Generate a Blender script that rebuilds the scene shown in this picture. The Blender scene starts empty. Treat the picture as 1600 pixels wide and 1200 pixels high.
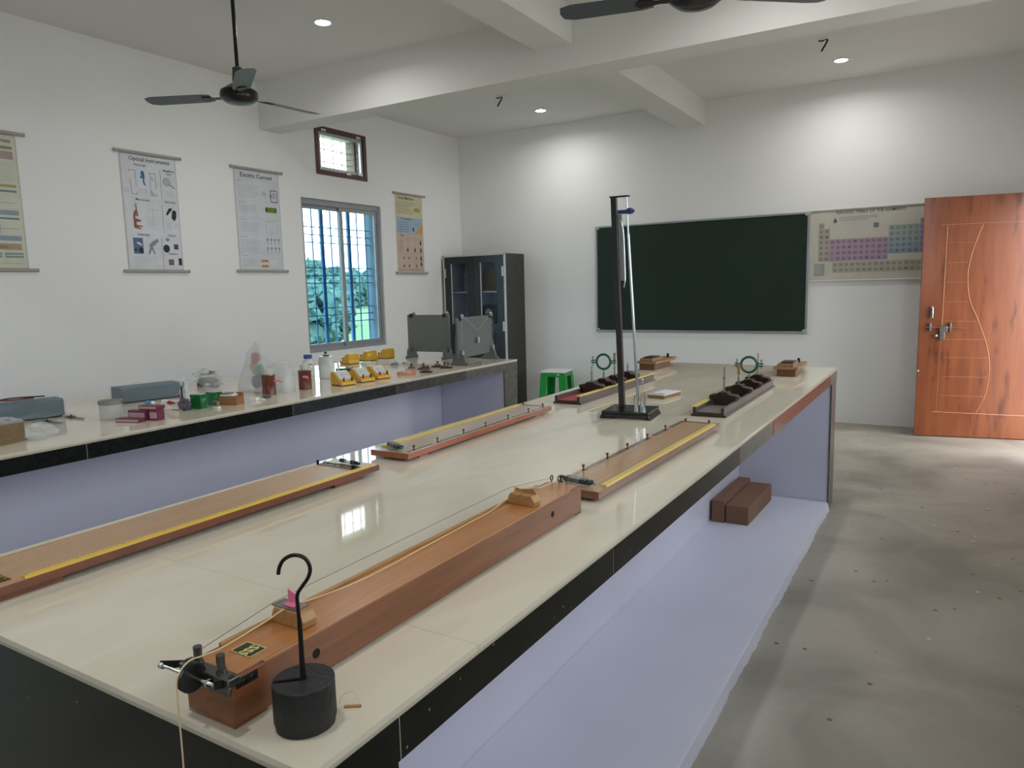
import bpy, bmesh, math, random
from mathutils import Vector, Matrix, noise
random.seed(7)
PI = math.pi
S = bpy.context.scene
# ------------------------------------------------------------------ camera, world, exposure
cam_d = bpy.data.cameras.new('camera'); cam = bpy.data.objects.new('camera', cam_d)
S.collection.objects.link(cam); S.camera = cam
yaw, pitch, roll = 0.54445, -0.13031, -0.02466
f = Vector((-math.sin(yaw)*math.cos(pitch), math.cos(yaw)*math.cos(pitch), math.sin(pitch)))
r = Vector((math.cos(yaw), math.sin(yaw), 0)); u = r.cross(f)
r2 = math.cos(roll)*r + math.sin(roll)*u; u2 = -math.sin(roll)*r + math.cos(roll)*u
m = Matrix((r2, u2, -f)).transposed().to_4x4(); m.translation = (0, 0, 1.5)
cam.matrix_world = m
cam_d.sensor_fit = 'HORIZONTAL'; cam_d.sensor_width = 36; cam_d.lens = 1137.1/1600*36
cam_d.clip_start = 0.02; cam_d.clip_end = 500
w = bpy.data.worlds.new('sky'); S.world = w; w.use_nodes = True
bg = w.node_tree.nodes['Background']; bg.inputs[0].default_value = (0.93, 0.97, 1.0, 1); bg.inputs[1].default_value = 4.9
vs = S.view_settings
vs.view_transform = 'Standard'; vs.look = 'None'; vs.gamma = 1; vs.exposure = 0.5; vs.use_curve_mapping = False
cy = S.cycles
cy.use_denoising = True; cy.max_bounces = 10; cy.diffuse_bounces = 8; cy.glossy_bounces = 4
cy.transparent_max_bounces = 16; cy.caustics_reflective = False; cy.caustics_refractive = False
cy.sample_clamp_indirect = 4.0
LAMP_W = 6.1
LAMPS = [(-4.13, 7.6), (-4.13, 4.22), (-0.98, 7.6), (-0.98, 4.22), (-4.13, 0.4), (-0.98, 0.4)]
XW, YB, ZC, XR, Y0 = -5.8, 8.33, 3.509, 0.70, -3.0
TOP = 0.923
# ------------------------------------------------------------------ materials
def lin(c):
    if isinstance(c, str):
        c = [int(c[i:i+2], 16)/255 for i in (0, 2, 4)]
    return tuple((x/12.92 if x <= .04045 else ((x+.055)/1.055)**2.4) for x in c) + (1,)
MATS = {}
def M(name, col=None, rough=.5, metal=0., nz=None, bump=0., bscale=60, alpha=None, coat=0., spec=.5, emit=None):
    if name in MATS: return MATS[name]
    mt = bpy.data.materials.new(name); mt.use_nodes = True; nt = mt.node_tree; b = nt.nodes['Principled BSDF']
    c = lin(col)
    b.inputs['Roughness'].default_value = rough; b.inputs['Metallic'].default_value = metal
    b.inputs['Base Color'].default_value = c; b.inputs['Coat Weight'].default_value = coat
    b.inputs['Specular IOR Level'].default_value = spec
    tc = nt.nodes.new('ShaderNodeTexCoord')
    sc, amt = nz if nz else (8, .06)
    n = nt.nodes.new('ShaderNodeTexNoise'); n.inputs['Scale'].default_value = sc; n.inputs['Detail'].default_value = 5
    nt.links.new(tc.outputs['Object'], n.inputs['Vector'])
    rp = nt.nodes.new('ShaderNodeValToRGB')
    rp.color_ramp.elements[0].position = .3; rp.color_ramp.elements[1].position = .7
    rp.color_ramp.elements[0].color = tuple(min(1, x*(1-amt)) for x in c[:3])+(1,)
    rp.color_ramp.elements[1].color = tuple(min(1, x*(1+amt)) for x in c[:3])+(1,)
    nt.links.new(n.outputs['Fac'], rp.inputs['Fac']); nt.links.new(rp.outputs['Color'], b.inputs['Base Color'])
    if bump:
        n2 = nt.nodes.new('ShaderNodeTexNoise'); n2.inputs['Scale'].default_value = bscale; n2.inputs['Detail'].default_value = 4
        nt.links.new(tc.outputs['Object'], n2.inputs['Vector'])
        bp = nt.nodes.new('ShaderNodeBump'); bp.inputs['Strength'].default_value = bump; bp.inputs['Distance'].default_value = .01
        nt.links.new(n2.outputs['Fac'], bp.inputs['Height']); nt.links.new(bp.outputs['Normal'], b.inputs['Normal'])
    if alpha is not None:
        tr = nt.nodes.new('ShaderNodeBsdfTransparent'); mx = nt.nodes.new('ShaderNodeMixShader')
        mx.inputs[0].default_value = alpha; out = nt.nodes['Material Output']
        nt.links.new(tr.outputs[0], mx.inputs[1]); nt.links.new(b.outputs[0], mx.inputs[2]); nt.links.new(mx.outputs[0], out.inputs[0])
        if isinstance(coat, tuple): pass
    if emit:
        b.inputs['Emission Color'].default_value = lin(col); b.inputs['Emission Strength'].default_value = emit
    MATS[name] = mt
    return mt
def glass(name, tint, rough=.02, base=.03):
    if name in MATS: return MATS[name]
    mt = bpy.data.materials.new(name); mt.use_nodes = True; nt = mt.node_tree; nt.nodes.remove(nt.nodes['Principled BSDF'])
    t = nt.nodes.new('ShaderNodeBsdfTransparent'); t.inputs[0].default_value = tuple(tint)+(1,)
    g = nt.nodes.new('ShaderNodeBsdfGlossy'); g.inputs['Roughness'].default_value = rough
    lw = nt.nodes.new('ShaderNodeLayerWeight'); lw.inputs[0].default_value = .5
    pw_ = nt.nodes.new('ShaderNodeMath'); pw_.operation = 'POWER'; pw_.inputs[1].default_value = 5; nt.links.new(lw.outputs['Facing'], pw_.inputs[0])
    fr = nt.nodes.new('ShaderNodeMath'); fr.operation = 'MULTIPLY_ADD'; fr.inputs[1].default_value = .6; fr.inputs[2].default_value = base; nt.links.new(pw_.outputs[0], fr.inputs[0])
    mx = nt.nodes.new('ShaderNodeMixShader')
    nt.links.new(fr.outputs[0], mx.inputs[0]); nt.links.new(t.outputs[0], mx.inputs[1]); nt.links.new(g.outputs[0], mx.inputs[2])
    nt.links.new(mx.outputs[0], nt.nodes['Material Output'].inputs[0]); MATS[name] = mt
    return mt
def wood(name, c1, c2, scale=6., stretch=(12, .8, 12), rough=.35, coat=.2, knots=False):
    if name in MATS: return MATS[name]
    mt = bpy.data.materials.new(name); mt.use_nodes = True; nt = mt.node_tree; b = nt.nodes['Principled BSDF']
    b.inputs['Roughness'].default_value = rough; b.inputs['Coat Weight'].default_value = coat; b.inputs['Coat Roughness'].default_value = .15
    tc = nt.nodes.new('ShaderNodeTexCoord'); mp = nt.nodes.new('ShaderNodeMapping'); mp.inputs['Scale'].default_value = stretch
    n = nt.nodes.new('ShaderNodeTexNoise'); n.inputs['Scale'].default_value = scale; n.inputs['Detail'].default_value = 6; n.inputs['Distortion'].default_value = .6
    rp = nt.nodes.new('ShaderNodeValToRGB'); rp.color_ramp.elements[0].position = .32; rp.color_ramp.elements[1].position = .68
    rp.color_ramp.elements[0].color = lin(c1); rp.color_ramp.elements[1].color = lin(c2)
    nt.links.new(tc.outputs['Object'], mp.inputs[0]); nt.links.new(mp.outputs[0], n.inputs['Vector']); nt.links.new(n.outputs['Fac'], rp.inputs['Fac'])
    last = rp.outputs['Color']
    if knots:
        mp2 = nt.nodes.new('ShaderNodeMapping'); mp2.inputs['Scale'].default_value = (6.5, 6.5, 1.25)
        v = nt.nodes.new('ShaderNodeTexNoise'); v.inputs['Scale'].default_value = 1.6; v.inputs['Detail'].default_value = 3; v.inputs['Roughness'].default_value = .6
        r3 = nt.nodes.new('ShaderNodeValToRGB'); r3.color_ramp.elements[0].position = .30; r3.color_ramp.elements[1].position = .43
        r3.color_ramp.elements[0].color = (.42, .34, .30, 1); r3.color_ramp.elements[1].color = (1, 1, 1, 1)
        mm = nt.nodes.new('ShaderNodeMix'); mm.data_type = 'RGBA'; mm.blend_type = 'MULTIPLY'; mm.inputs[0].default_value = 1
        nt.links.new(tc.outputs['Object'], mp2.inputs[0]); nt.links.new(mp2.outputs[0], v.inputs['Vector']); nt.links.new(v.outputs['Fac'], r3.inputs['Fac'])
        nt.links.new(last, mm.inputs[6]); nt.links.new(r3.outputs['Color'], mm.inputs[7]); last = mm.outputs[2]
    nt.links.new(last, b.inputs['Base Color'])
    MATS[name] = mt
    return mt
def m_floor():
    mt = bpy.data.materials.new('concrete_floor'); mt.use_nodes = True; nt = mt.node_tree; b = nt.nodes['Principled BSDF']
    tc = nt.nodes.new('ShaderNodeTexCoord'); L = nt.links.new
    a = nt.nodes.new('ShaderNodeTexNoise'); a.inputs['Scale'].default_value = 1.3; a.inputs['Detail'].default_value = 8; a.inputs['Distortion'].default_value = .8
    ra = nt.nodes.new('ShaderNodeValToRGB'); ra.color_ramp.elements[0].position = .3; ra.color_ramp.elements[1].position = .72
    ra.color_ramp.elements[0].color = lin('827c71'); ra.color_ramp.elements[1].color = lin('b2ab9e')
    L(tc.outputs['Object'], a.inputs['Vector']); L(a.outputs['Fac'], ra.inputs['Fac'])
    # pale and dark specks
    v = nt.nodes.new('ShaderNodeTexVoronoi'); v.inputs['Scale'].default_value = 11; L(tc.outputs['Object'], v.inputs['Vector'])
    rv = nt.nodes.new('ShaderNodeValToRGB'); rv.color_ramp.elements[0].position = .09; rv.color_ramp.elements[1].position = .13
    rv.color_ramp.elements[0].color = (1, 1, 1, 1); rv.color_ramp.elements[1].color = (0, 0, 0, 1); L(v.outputs['Distance'], rv.inputs['Fac'])
    gt = nt.nodes.new('ShaderNodeSeparateColor'); L(v.outputs['Color'], gt.inputs[0])
    g1 = nt.nodes.new('ShaderNodeMath'); g1.operation = 'GREATER_THAN'; g1.inputs[1].default_value = .6; L(gt.outputs[0], g1.inputs[0])
    g2 = nt.nodes.new('ShaderNodeMath'); g2.operation = 'MULTIPLY'; L(g1.outputs[0], g2.inputs[0]); L(rv.outputs[0], g2.inputs[1])
    mx = nt.nodes.new('ShaderNodeMix'); mx.data_type = 'RGBA'; L(g2.outputs[0], mx.inputs[0]); L(ra.outputs[0], mx.inputs[6])
    rc = nt.nodes.new('ShaderNodeValToRGB'); rc.color_ramp.interpolation = 'CONSTANT'; rc.color_ramp.elements[0].color = lin('5d564e'); rc.color_ramp.elements[1].color = lin('c9c5bc'); rc.color_ramp.elements[1].position = .6
    L(gt.outputs[1], rc.inputs['Fac']); L(rc.outputs[0], mx.inputs[7]); L(mx.outputs[2], b.inputs['Base Color'])
    b.inputs['Roughness'].default_value = .55
    n2 = nt.nodes.new('ShaderNodeTexNoise'); n2.inputs['Scale'].default_value = 14; n2.inputs['Detail'].default_value = 8; L(tc.outputs['Object'], n2.inputs['Vector'])
    bp = nt.nodes.new('ShaderNodeBump'); bp.inputs['Strength'].default_value = .25; bp.inputs['Distance'].default_value = .01; L(n2.outputs['Fac'], bp.inputs['Height']); L(bp.outputs[0], b.inputs['Normal'])
    return mt
def m_tile():
    mt = bpy.data.materials.new('cream_polished_tile'); mt.use_nodes = True; nt = mt.node_tree; b = nt.nodes['Principled BSDF']; L = nt.links.new
    tc = nt.nodes.new('ShaderNodeTexCoord')
    mp = nt.nodes.new('ShaderNodeMapping'); mp.inputs['Scale'].default_value = (1, .35, 1); mp.inputs['Rotation'].default_value = (0, 0, .3)
    n = nt.nodes.new('ShaderNodeTexNoise'); n.inputs['Scale'].default_value = 5; n.inputs['Detail'].default_value = 8; n.inputs['Distortion'].default_value = 1.5
    rp = nt.nodes.new('ShaderNodeValToRGB'); rp.color_ramp.elements[0].position = .35; rp.color_ramp.elements[1].position = .65
    rp.color_ramp.elements[0].color = lin('d8cebb'); rp.color_ramp.elements[1].color = lin('dfd6c5')
    L(tc.outputs['Object'], mp.inputs[0]); L(mp.outputs[0], n.inputs['Vector']); L(n.outputs['Fac'], rp.inputs['Fac']); L(rp.outputs[0], b.inputs['Base Color'])
    b.inputs['Roughness'].default_value = .035; b.inputs['Specular IOR Level'].default_value = .5
    return mt
def m_granite(name, base, fleck, rough=.18):
    mt = bpy.data.materials.new(name); mt.use_nodes = True; nt = mt.node_tree; b = nt.nodes['Principled BSDF']; L = nt.links.new
    tc = nt.nodes.new('ShaderNodeTexCoord')
    n = nt.nodes.new('ShaderNodeTexNoise'); n.inputs['Scale'].default_value = 30; n.inputs['Detail'].default_value = 6
    rp = nt.nodes.new('ShaderNodeValToRGB'); rp.color_ramp.elements[0].position = .3; rp.color_ramp.elements[1].position = .7
    c = lin(base); rp.color_ramp.elements[0].color = tuple(x*.75 for x in c[:3])+(1,); rp.color_ramp.elements[1].color = tuple(x*1.35 for x in c[:3])+(1,)
    L(tc.outputs['Object'], n.inputs['Vector']); L(n.outputs['Fac'], rp.inputs['Fac'])
    v = nt.nodes.new('ShaderNodeTexVoronoi'); v.inputs['Scale'].default_value = 38; L(tc.outputs['Object'], v.inputs['Vector'])
    rv = nt.nodes.new('ShaderNodeValToRGB'); rv.color_ramp.elements[0].position = .05; rv.color_ramp.elements[1].position = .11
    rv.color_ramp.elements[0].color = (.5, .5, .5, 1); rv.color_ramp.elements[1].color = (0, 0, 0, 1); L(v.outputs['Distance'], rv.inputs['Fac'])
    gt = nt.nodes.new('ShaderNodeSeparateColor'); L(v.outputs['Color'], gt.inputs[0])
    g1 = nt.nodes.new('ShaderNodeMath'); g1.operation = 'GREATER_THAN'; g1.inputs[1].default_value = .8; L(gt.outputs[0], g1.inputs[0])
    g2 = nt.nodes.new('ShaderNodeMath'); g2.operation = 'MULTIPLY'; L(g1.outputs[0], g2.inputs[0]); L(rv.outputs[0], g2.inputs[1])
    mx = nt.nodes.new('ShaderNodeMix'); mx.data_type = 'RGBA'; L(g2.outputs[0], mx.inputs[0]); L(rp.outputs[0], mx.inputs[6]); mx.inputs[7].default_value = lin(fleck)
    L(mx.outputs[2], b.inputs['Base Color']); b.inputs['Roughness'].default_value = rough; b.inputs['Specular IOR Level'].default_value = .3
    return mt
wallM = M('white_wall_paint', 'eeedec', .75, nz=(1.2, .015), bump=.05, bscale=25)
ceilM = M('ceiling_paint', 'e6e5e2', .85, nz=(1.0, .02), bump=.05, bscale=20)
lavM = M('lavender_paint', 'd0cfde', .4, nz=(2.0, .03), bump=.05, bscale=10)
floorM = m_floor(); tileM = m_tile()
granM = m_granite('black_granite', '171815', '9aa19e'); brownG = m_granite('red_brown_granite', '6a3f38', '8a5a50'); midG = m_granite('charcoal_granite', '343635', '8a8f8c'); midG2 = m_granite('slate_granite', '454543', '8a8f8c', .25); greyG = m_granite('grey_granite', '5c5a55', '8a8a84', .3)
groutM = M('tile_grout', '9c9282', .9)
seamM = M('tile_seam', 'b9ae9b', .6)
alu = M('brushed_aluminium', 'a9acb0', .35, .6); chrome = M('chrome', 'd8d8d8', .15, 1.); steel = M('dull_steel', '8f8f8c', .35, .9)
blackM = M('black_plastic', '151515', .35); blackI = M('black_cast_iron', '1c1c1d', .55, nz=(40, .3), bump=.3, bscale=120)
brass = M('brass', 'b08a45', .3, .9); whiteP = M('white_plastic', 'e6e6e2', .4); paperM = M('white_paper', 'd9dade', .6)
# ------------------------------------------------------------------ mesh builder
class MB:
    def __init__(s): s.bm = bmesh.new(); s.mats = []
    def mi(s, mt):
        if mt is None: return 0
        if mt not in s.mats: s.mats.append(mt)
        return s.mats.index(mt)
    def _fin(s, faces, mt):
        i = s.mi(mt)
        for fc in faces: fc.material_index = i
        return s
    def box(s, x0, x1, y0, y1, z0, z1, mt=None, rot=None, ctr=None):
        vs_ = [s.bm.verts.new((x, y, z)) for z in (z0, z1) for y in (y0, y1) for x in (x0, x1)]
        idx = [(0, 2, 3, 1), (4, 5, 7, 6), (0, 1, 5, 4), (2, 6, 7, 3), (0, 4, 6, 2), (1, 3, 7, 5)]
        fs = [s.bm.faces.new([vs_[i] for i in q]) for q in idx]
        if rot is not None:
            c = Vector(ctr) if ctr else Vector(((x0+x1)/2, (y0+y1)/2, (z0+z1)/2))
            bmesh.ops.rotate(s.bm, cent=c, matrix=rot, verts=vs_)
        return s._fin(fs, mt)
    def cyl(s, p0, p1, r0, r1=None, seg=16, mt=None, caps=True):
        p0, p1 = Vector(p0), Vector(p1); r1 = r0 if r1 is None else r1
        d = (p1-p0).normalized(); a = d.orthogonal().normalized(); b = d.cross(a)
        A, B = [], []
        for i in range(seg):
            t = 2*PI*i/seg; o = math.cos(t)*a+math.sin(t)*b
            A.append(s.bm.verts.new(p0+o*r0)); B.append(s.bm.verts.new(p1+o*r1))
        fs = [s.bm.faces.new((A[i], A[(i+1) % seg], B[(i+1) % seg], B[i])) for i in range(seg)]
        if caps: fs += [s.bm.faces.new(A[::-1]), s.bm.faces.new(B)]
        return s._fin(fs, mt)
    def tube(s, pts, rad, seg=8, mt=None, closed=False):
        pts = [Vector(p) for p in pts]; n = len(pts); rings = []; a = None
        for i, p in enumerate(pts):
            if closed: d = pts[(i+1) % n]-pts[i-1]
            else: d = pts[min(i+1, n-1)]-pts[max(i-1, 0)]
            d.normalize()
            a = d.orthogonal().normalized() if a is None else (a-a.dot(d)*d).normalized()
            b = d.cross(a); rr = rad[i] if isinstance(rad, (list, tuple)) else rad
            rings.append([s.bm.verts.new(p+rr*(math.cos(2*PI*k/seg)*a+math.sin(2*PI*k/seg)*b)) for k in range(seg)])
        fs = []
        for i in range(n if closed else n-1):
            A, B = rings[i], rings[(i+1) % n]
            fs += [s.bm.faces.new((A[k], A[(k+1) % seg], B[(k+1) % seg], B[k])) for k in range(seg)]
        if not closed: fs += [s.bm.faces.new(rings[0][::-1]), s.bm.faces.new(rings[-1])]
        return s._fin(fs, mt)
    def lathe(s, prof, c=(0, 0, 0), seg=24, mt=None, flat=1.):
        c = Vector(c); rings = []
        for (rr, z) in prof:
            rings.append([s.bm.verts.new(c+Vector((max(rr, 1e-4)*math.cos(2*PI*k/seg), max(rr, 1e-4)*math.sin(2*PI*k/seg)*flat, z))) for k in range(seg)])
        fs = []
        for A, B in zip(rings, rings[1:]):
            fs += [s.bm.faces.new((A[k], A[(k+1) % seg], B[(k+1) % seg], B[k])) for k in range(seg)]
        fs += [s.bm.faces.new(rings[0][::-1]), s.bm.faces.new(rings[-1])]
        return s._fin(fs, mt)
    def prism(s, poly, fn, d0, d1, mt=None):
        """poly: 2D outline, fn(a, b, d) -> 3D"""
        A = [s.bm.verts.new(fn(a, b, d0)) for a, b in poly]; B = [s.bm.verts.new(fn(a, b, d1)) for a, b in poly]; n = len(poly)
        fs = [s.bm.faces.new((A[i], A[(i+1) % n], B[(i+1) % n], B[i])) for i in range(n)]
        fs += [s.bm.faces.new(A[::-1]), s.bm.faces.new(B)]
        return s._fin(fs, mt)
    def ball(s, c, rx, ry=None, rz=None, sub=2, mt=None, jit=0., seed=0):
        ry = rx if ry is None else ry; rz = rx if rz is None else rz
        res = bmesh.ops.create_icosphere(s.bm, subdivisions=sub, radius=1)
        for v in res['verts']:
            k = 1+jit*noise.noise(v.co*2.3+Vector((seed, seed*.7, seed*1.3))) if jit else 1
            v.co = Vector((v.co.x*rx*k, v.co.y*ry*k, v.co.z*rz*k))+Vector(c)
        return s._fin({fc for v in res['verts'] for fc in v.link_faces}, mt)
    def text(s, string, size, mat4, mt=None, align='LEFT', bold=0.):
        cu = bpy.data.curves.new('t', 'FONT'); cu.body = string; cu.size = size; cu.align_x = align; cu.offset = bold*size; cu.resolution_u = 2
        o = bpy.data.objects.new('t', cu); me = bpy.data.meshes.new_from_object(o)
        nv = len(s.bm.verts); nf = len(s.bm.faces); s.bm.from_mesh(me); s.bm.verts.ensure_lookup_table(); s.bm.faces.ensure_lookup_table()
        for v in s.bm.verts[nv:]: v.co = mat4 @ v.co
        i = s.mi(mt)
        for fc in s.bm.faces[nf:]: fc.material_index = i
        bpy.data.objects.remove(o); bpy.data.curves.remove(cu); bpy.data.meshes.remove(me)
        return s
    def build(s, name, mt=None, parent=None, bevel=0., label=None, smooth=True, sub=0, loc=None, rz=0):
        if not s.mats: s.mats = [mt or wallM]
        bmesh.ops.recalc_face_normals(s.bm, faces=[fc for fc in s.bm.faces if len(fc.verts) > 2]) if not getattr(s, 'keepn', False) else None
        me = bpy.data.meshes.new(name); s.bm.to_mesh(me); s.bm.free()
        for k in s.mats: me.materials.append(k)
        if smooth:
            me.polygons.foreach_set('use_smooth', [True]*len(me.polygons)); me.set_sharp_from_angle(angle=math.radians(35))
        o = bpy.data.objects.new(name, me); S.collection.objects.link(o)
        if parent: o.parent = parent
        if loc: o.location = loc
        if rz: o.rotation_euler.z = rz
        if bevel:
            b = o.modifiers.new('bevel', 'BEVEL'); b.width = bevel; b.segments = 2; b.limit_method = 'ANGLE'; b.angle_limit = math.radians(40)
        if sub:
            b = o.modifiers.new('sub', 'SUBSURF'); b.levels = b.render_levels = sub
        if label: o['label'] = label
        return o
def tag(o, label, cat, group=None, kind=None):
    o['label'] = label; o['category'] = cat
    if group: o['group'] = group
    if kind: o['kind'] = kind
    return o
def thing(name, label, cat, loc=(0, 0, 0), rz=0, group=None):
    o = bpy.data.objects.new(name, None); S.collection.objects.link(o); o.empty_display_size = .05
    o.location = loc; o.rotation_euler.z = rz
    return tag(o, label, cat, group)
def struct(name, mb, mt=None, **k):
    o = mb.build(name, mt, **k); o['kind'] = 'structure'; return o
def copy_tree(o, parent=None):
    c = o.copy(); S.collection.objects.link(c)
    if parent: c.parent = parent
    for ch in list(o.children): copy_tree(ch, c)
    return c
def Rz(a): return Matrix.Rotation(a, 3, 'Z')
def Rx(a): return Matrix.Rotation(a, 3, 'X')
def Ry(a): return Matrix.Rotation(a, 3, 'Y')
def catmull(P, n=8):
    P = [Vector(p) for p in P]; Q = [P[0]*2-P[1]]+P+[P[-1]*2-P[-2]]; out = []
    for i in range(1, len(Q)-2):
        for k in range(n):
            t = k/n; a, b, c, d = Q[i-1:i+3]
            out.append(.5*((2*b)+(-a+c)*t+(2*a-5*b+4*c-d)*t*t+(-a+3*b-3*c+d)*t**3))
    return out+[P[-1]]
# ------------------------------------------------------------------ room shell
struct('floor', MB().box(XW-.25, XR+.25, Y0-.25, YB+.25, -.12, 0), floorM, smooth=False)
mb = MB().box(XW-.25, XR+.25, Y0-.25, YB+.25, ZC, ZC+.15)
struct('ceiling', mb, ceilM, smooth=False)
struct('trim_1', MB().box(XW, XR, 5.0, 5.25, 3.075, ZC), ceilM, smooth=False)          # cross beam
struct('trim_2', MB().box(XW, XR, 0.9, 1.15, 3.075, ZC), ceilM, smooth=False)
struct('trim_3', MB().box(-2.745, -2.45, 5.25, YB, 3.25, ZC), ceilM, smooth=False)
struct('trim_4', MB().box(-2.745, -2.45, 1.15, 5.0, 3.25, ZC), ceilM, smooth=False)
struct('trim_5', MB().box(-2.745, -2.45, Y0, .9, 3.25, ZC), ceilM, smooth=False)
struct('wall_back', MB().box(XW-.25, XR+.25, YB, YB+.25, 0, ZC), wallM, smooth=False)
struct('wall_front', MB().box(XW-.25, XR+.25, Y0-.25, Y0, 0, ZC), wallM, smooth=False)
def wall_x(name, x0, x1, holes):
    """wall along y with rectangular holes [(y0,y1,z0,z1)], built as a grid of blocks merged in one mesh"""
    mb = MB(); ys = sorted({Y0, YB}|{h[0] for h in holes}|{h[1] for h in holes}); zs = sorted({0, ZC}|{h[2] for h in holes}|{h[3] for h in holes})
    for a, b in zip(ys, ys[1:]):
        for c, d in zip(zs, zs[1:]):
            if any(h[0] <= a and b <= h[1] and h[2] <= c and d <= h[3] for h in holes): continue
            mb.box(x0, x1, a, b, c, d)
    # drop faces shared by two blocks
    seen = {}
    for fc in list(mb.bm.faces):
        k = tuple(round(q, 4) for q in fc.calc_center_median()); seen.setdefault(k, []).append(fc)
    dead = [fc for v in seen.values() if len(v) > 1 for fc in v]
    bmesh.ops.delete(mb.bm, geom=dead, context='FACES')
    bmesh.ops.remove_doubles(mb.bm, verts=mb.bm.verts, dist=1e-5)
    return struct(name, mb, wallM, smooth=False)
WIN = (5.47, 6.70, .87, 2.49); VEN = (5.76, 6.44, 2.80, 3.20)
ADDED_WIN = (-1.6, -.2, .87, 2.49)  # unseen window behind the camera, added to let in more daylight
wall_x('wall_left', XW-.25, XW, [WIN, VEN, ADDED_WIN])
ADDED_RWIN = [(-2.3, -.5, 1.3, 2.9), (1.0, 2.6, 1.3, 2.9), (3.4, 5.6, 1.3, 2.9)]  # unseen right-wall windows, added to raise the room's brightness
wall_x('wall_right', XR, XR+.25, [(7.08, 8.06, 0, 2.25)]+ADDED_RWIN)

pane_blue = glass('blue_tinted_pane', (.74, .90, .965)); pane_clear = glass('clear_pane', (.93, .95, .95))
frameA = M('grey_aluminium_frame', '9a9c9f', .4, .3); grillB = M('blue_painted_grille', '2b6a9a', .45); extM = None
def sliding_window(n, y0, y1, z0, z1, x, s=1, pm=None):
    """aluminium sliding window in a wall along y; s=+1 when the room is on the +x side"""
    w_ = MB(); d = lambda a, b: (min(x-s*a, x-s*b), max(x-s*a, x-s*b))
    xa, xb = d(.03, .10)
    w_.box(xa, xb, y0, y0+.035, z0, z1); w_.box(xa, xb, y1-.035, y1, z0, z1)
    w_.box(xa, xb, y0+.035, y1-.035, z0, z0+.04); w_.box(xa, xb, y0+.035, y1-.035, z1-.06, z1)
    win = w_.build('window_%d' % n, frameA, bevel=.002); win['kind'] = 'structure'  # only the first sliding window is seen, the others are added for light
    ym = (y0+y1)/2
    for (a, b, o1) in ((y0+.03, ym+.03, .065), (ym-.03, y1-.03, .04)):
        sm = MB(); xa, xb = d(o1, o1+.02)
        sm.box(xa, xb, a, a+.05, z0+.035, z1-.055).box(xa, xb, b-.05, b, z0+.035, z1-.055)
        sm.box(xa, xb, a+.05, b-.05, z0+.035, z0+.085).box(xa, xb, a+.05, b-.05, z1-.10, z1-.055)
        sh = sm.build('sash', frameA, win)
        xa, xb = d(o1+.008, o1+.012)
        MB().box(xa, xb, a+.05, b-.05, z0+.085, z1-.10).build('pane', pm or pane_blue, sh, smooth=False)
    g = MB(); xg = x-s*.19
    for k in range(1, 9):
        yy = y0+.03+k*.1405
        if k in (3, 6): g.box(xg-.012, xg+.012, yy-.022, yy+.022, z0, z1)
        else: g.box(xg-.005, xg+.005, yy-.006, yy+.006, z0, z1)
    for zz in [z1-.273-a_*.44-b_*.083 for a_ in range(4) for b_ in range(3)]:
        if zz > z0+.03: g.box(xg-.004, xg+.004, y0, y1, zz-.005, zz+.005)
    g.build('grille', grillB, win)
    return win
sliding_window(1, *WIN, XW)
sliding_window(2, *ADDED_WIN, XW)  # added fill-light window, out of view
for i_, q_ in enumerate(ADDED_RWIN): sliding_window(3+i_, *q_, XR, -1, pane_clear)  # added fill-light windows, out of view
# ventilator over the big window
vb = wood('dark_red_frame_wood', '4a2b26', '5c362f', 8, (8, 2, 8), .5)
y0, y1, z0, z1 = VEN; t = .05
v_ = MB().box(XW-.02, XW+.012, y0-t, y0, z0-t, z1+t).box(XW-.02, XW+.012, y1, y1+t, z0-t, z1+t).box(XW-.02, XW+.012, y0, y1, z0-t, z0).box(XW-.02, XW+.012, y0, y1, z1, z1+t)
jl = MB().box(XW-.25, XW-.11, WIN[1]-.012, WIN[1]-.0005, WIN[2], WIN[3]).box(XW-.25, XW-.11, WIN[0]+.0005, WIN[0]+.012, WIN[2], WIN[3])
o_ = jl.build('trim_6', M('blue_grey_reveal_paint', '566f80', .7), smooth=False); o_['kind'] = 'structure'
jv = MB().box(XW-.25, XW-.035, VEN[1]-.010, VEN[1]-.0005, VEN[2], VEN[3], M('bare_brick_reveal', '77736c', .8))
for q_ in range(1, 6): jv.box(XW-.25, XW-.04, VEN[1]-.0115, VEN[1]-.009, VEN[2]+q_*.067-.003, VEN[2]+q_*.067+.003, M('dark_mortar', '3c3a37', .9))
jv.box(XW-.12, XW-.10, VEN[1]-.03, VEN[1]-.010, VEN[2], VEN[3], M('vent_jamb_strip', '55514c', .7))
o_ = jv.build('trim_7', MATS['bare_brick_reveal'], smooth=False); o_['kind'] = 'structure'
vent = v_.build('window_6', vb, bevel=.003); vent['kind'] = 'structure'
a_ = MB().box(XW-.03, XW-.005, y0, y0+.035, z0, z1).box(XW-.03, XW-.005, y1-.035, y1, z0, z1).box(XW-.03, XW-.005, y0+.035, y1-.035, z0, z0+.035).box(XW-.03, XW-.005, y0+.035, y1-.035, z1-.035, z1)
sa = a_.build('sash', alu, vent)
MB().box(XW-.02, XW-.016, y0+.035, y1-.035, z0+.035, z1-.035).build('pane', pane_clear, sa, smooth=False)
for (yy, zz) in ((y0+.07, z1+.012), (y1-.08, z1+.012), (y0+.42, z0-.002), (y1-.07, z0+.012)): MB().box(XW+.0, XW+.018, yy-.035, yy+.035, zz-.012, zz+.012).build('hinge', chrome, vent)
g = MB()
for k in range(1, 5): g.box(XW-.2, XW-.19, y0+(y1-y0)*k/5-.004, y0+(y1-y0)*k/5+.004, z0, z1)
for k in range(1, 3): g.box(XW-.2, XW-.19, y0, y1, z0+(z1-z0)*k/3-.004, z0+(z1-z0)*k/3+.004)
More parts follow.
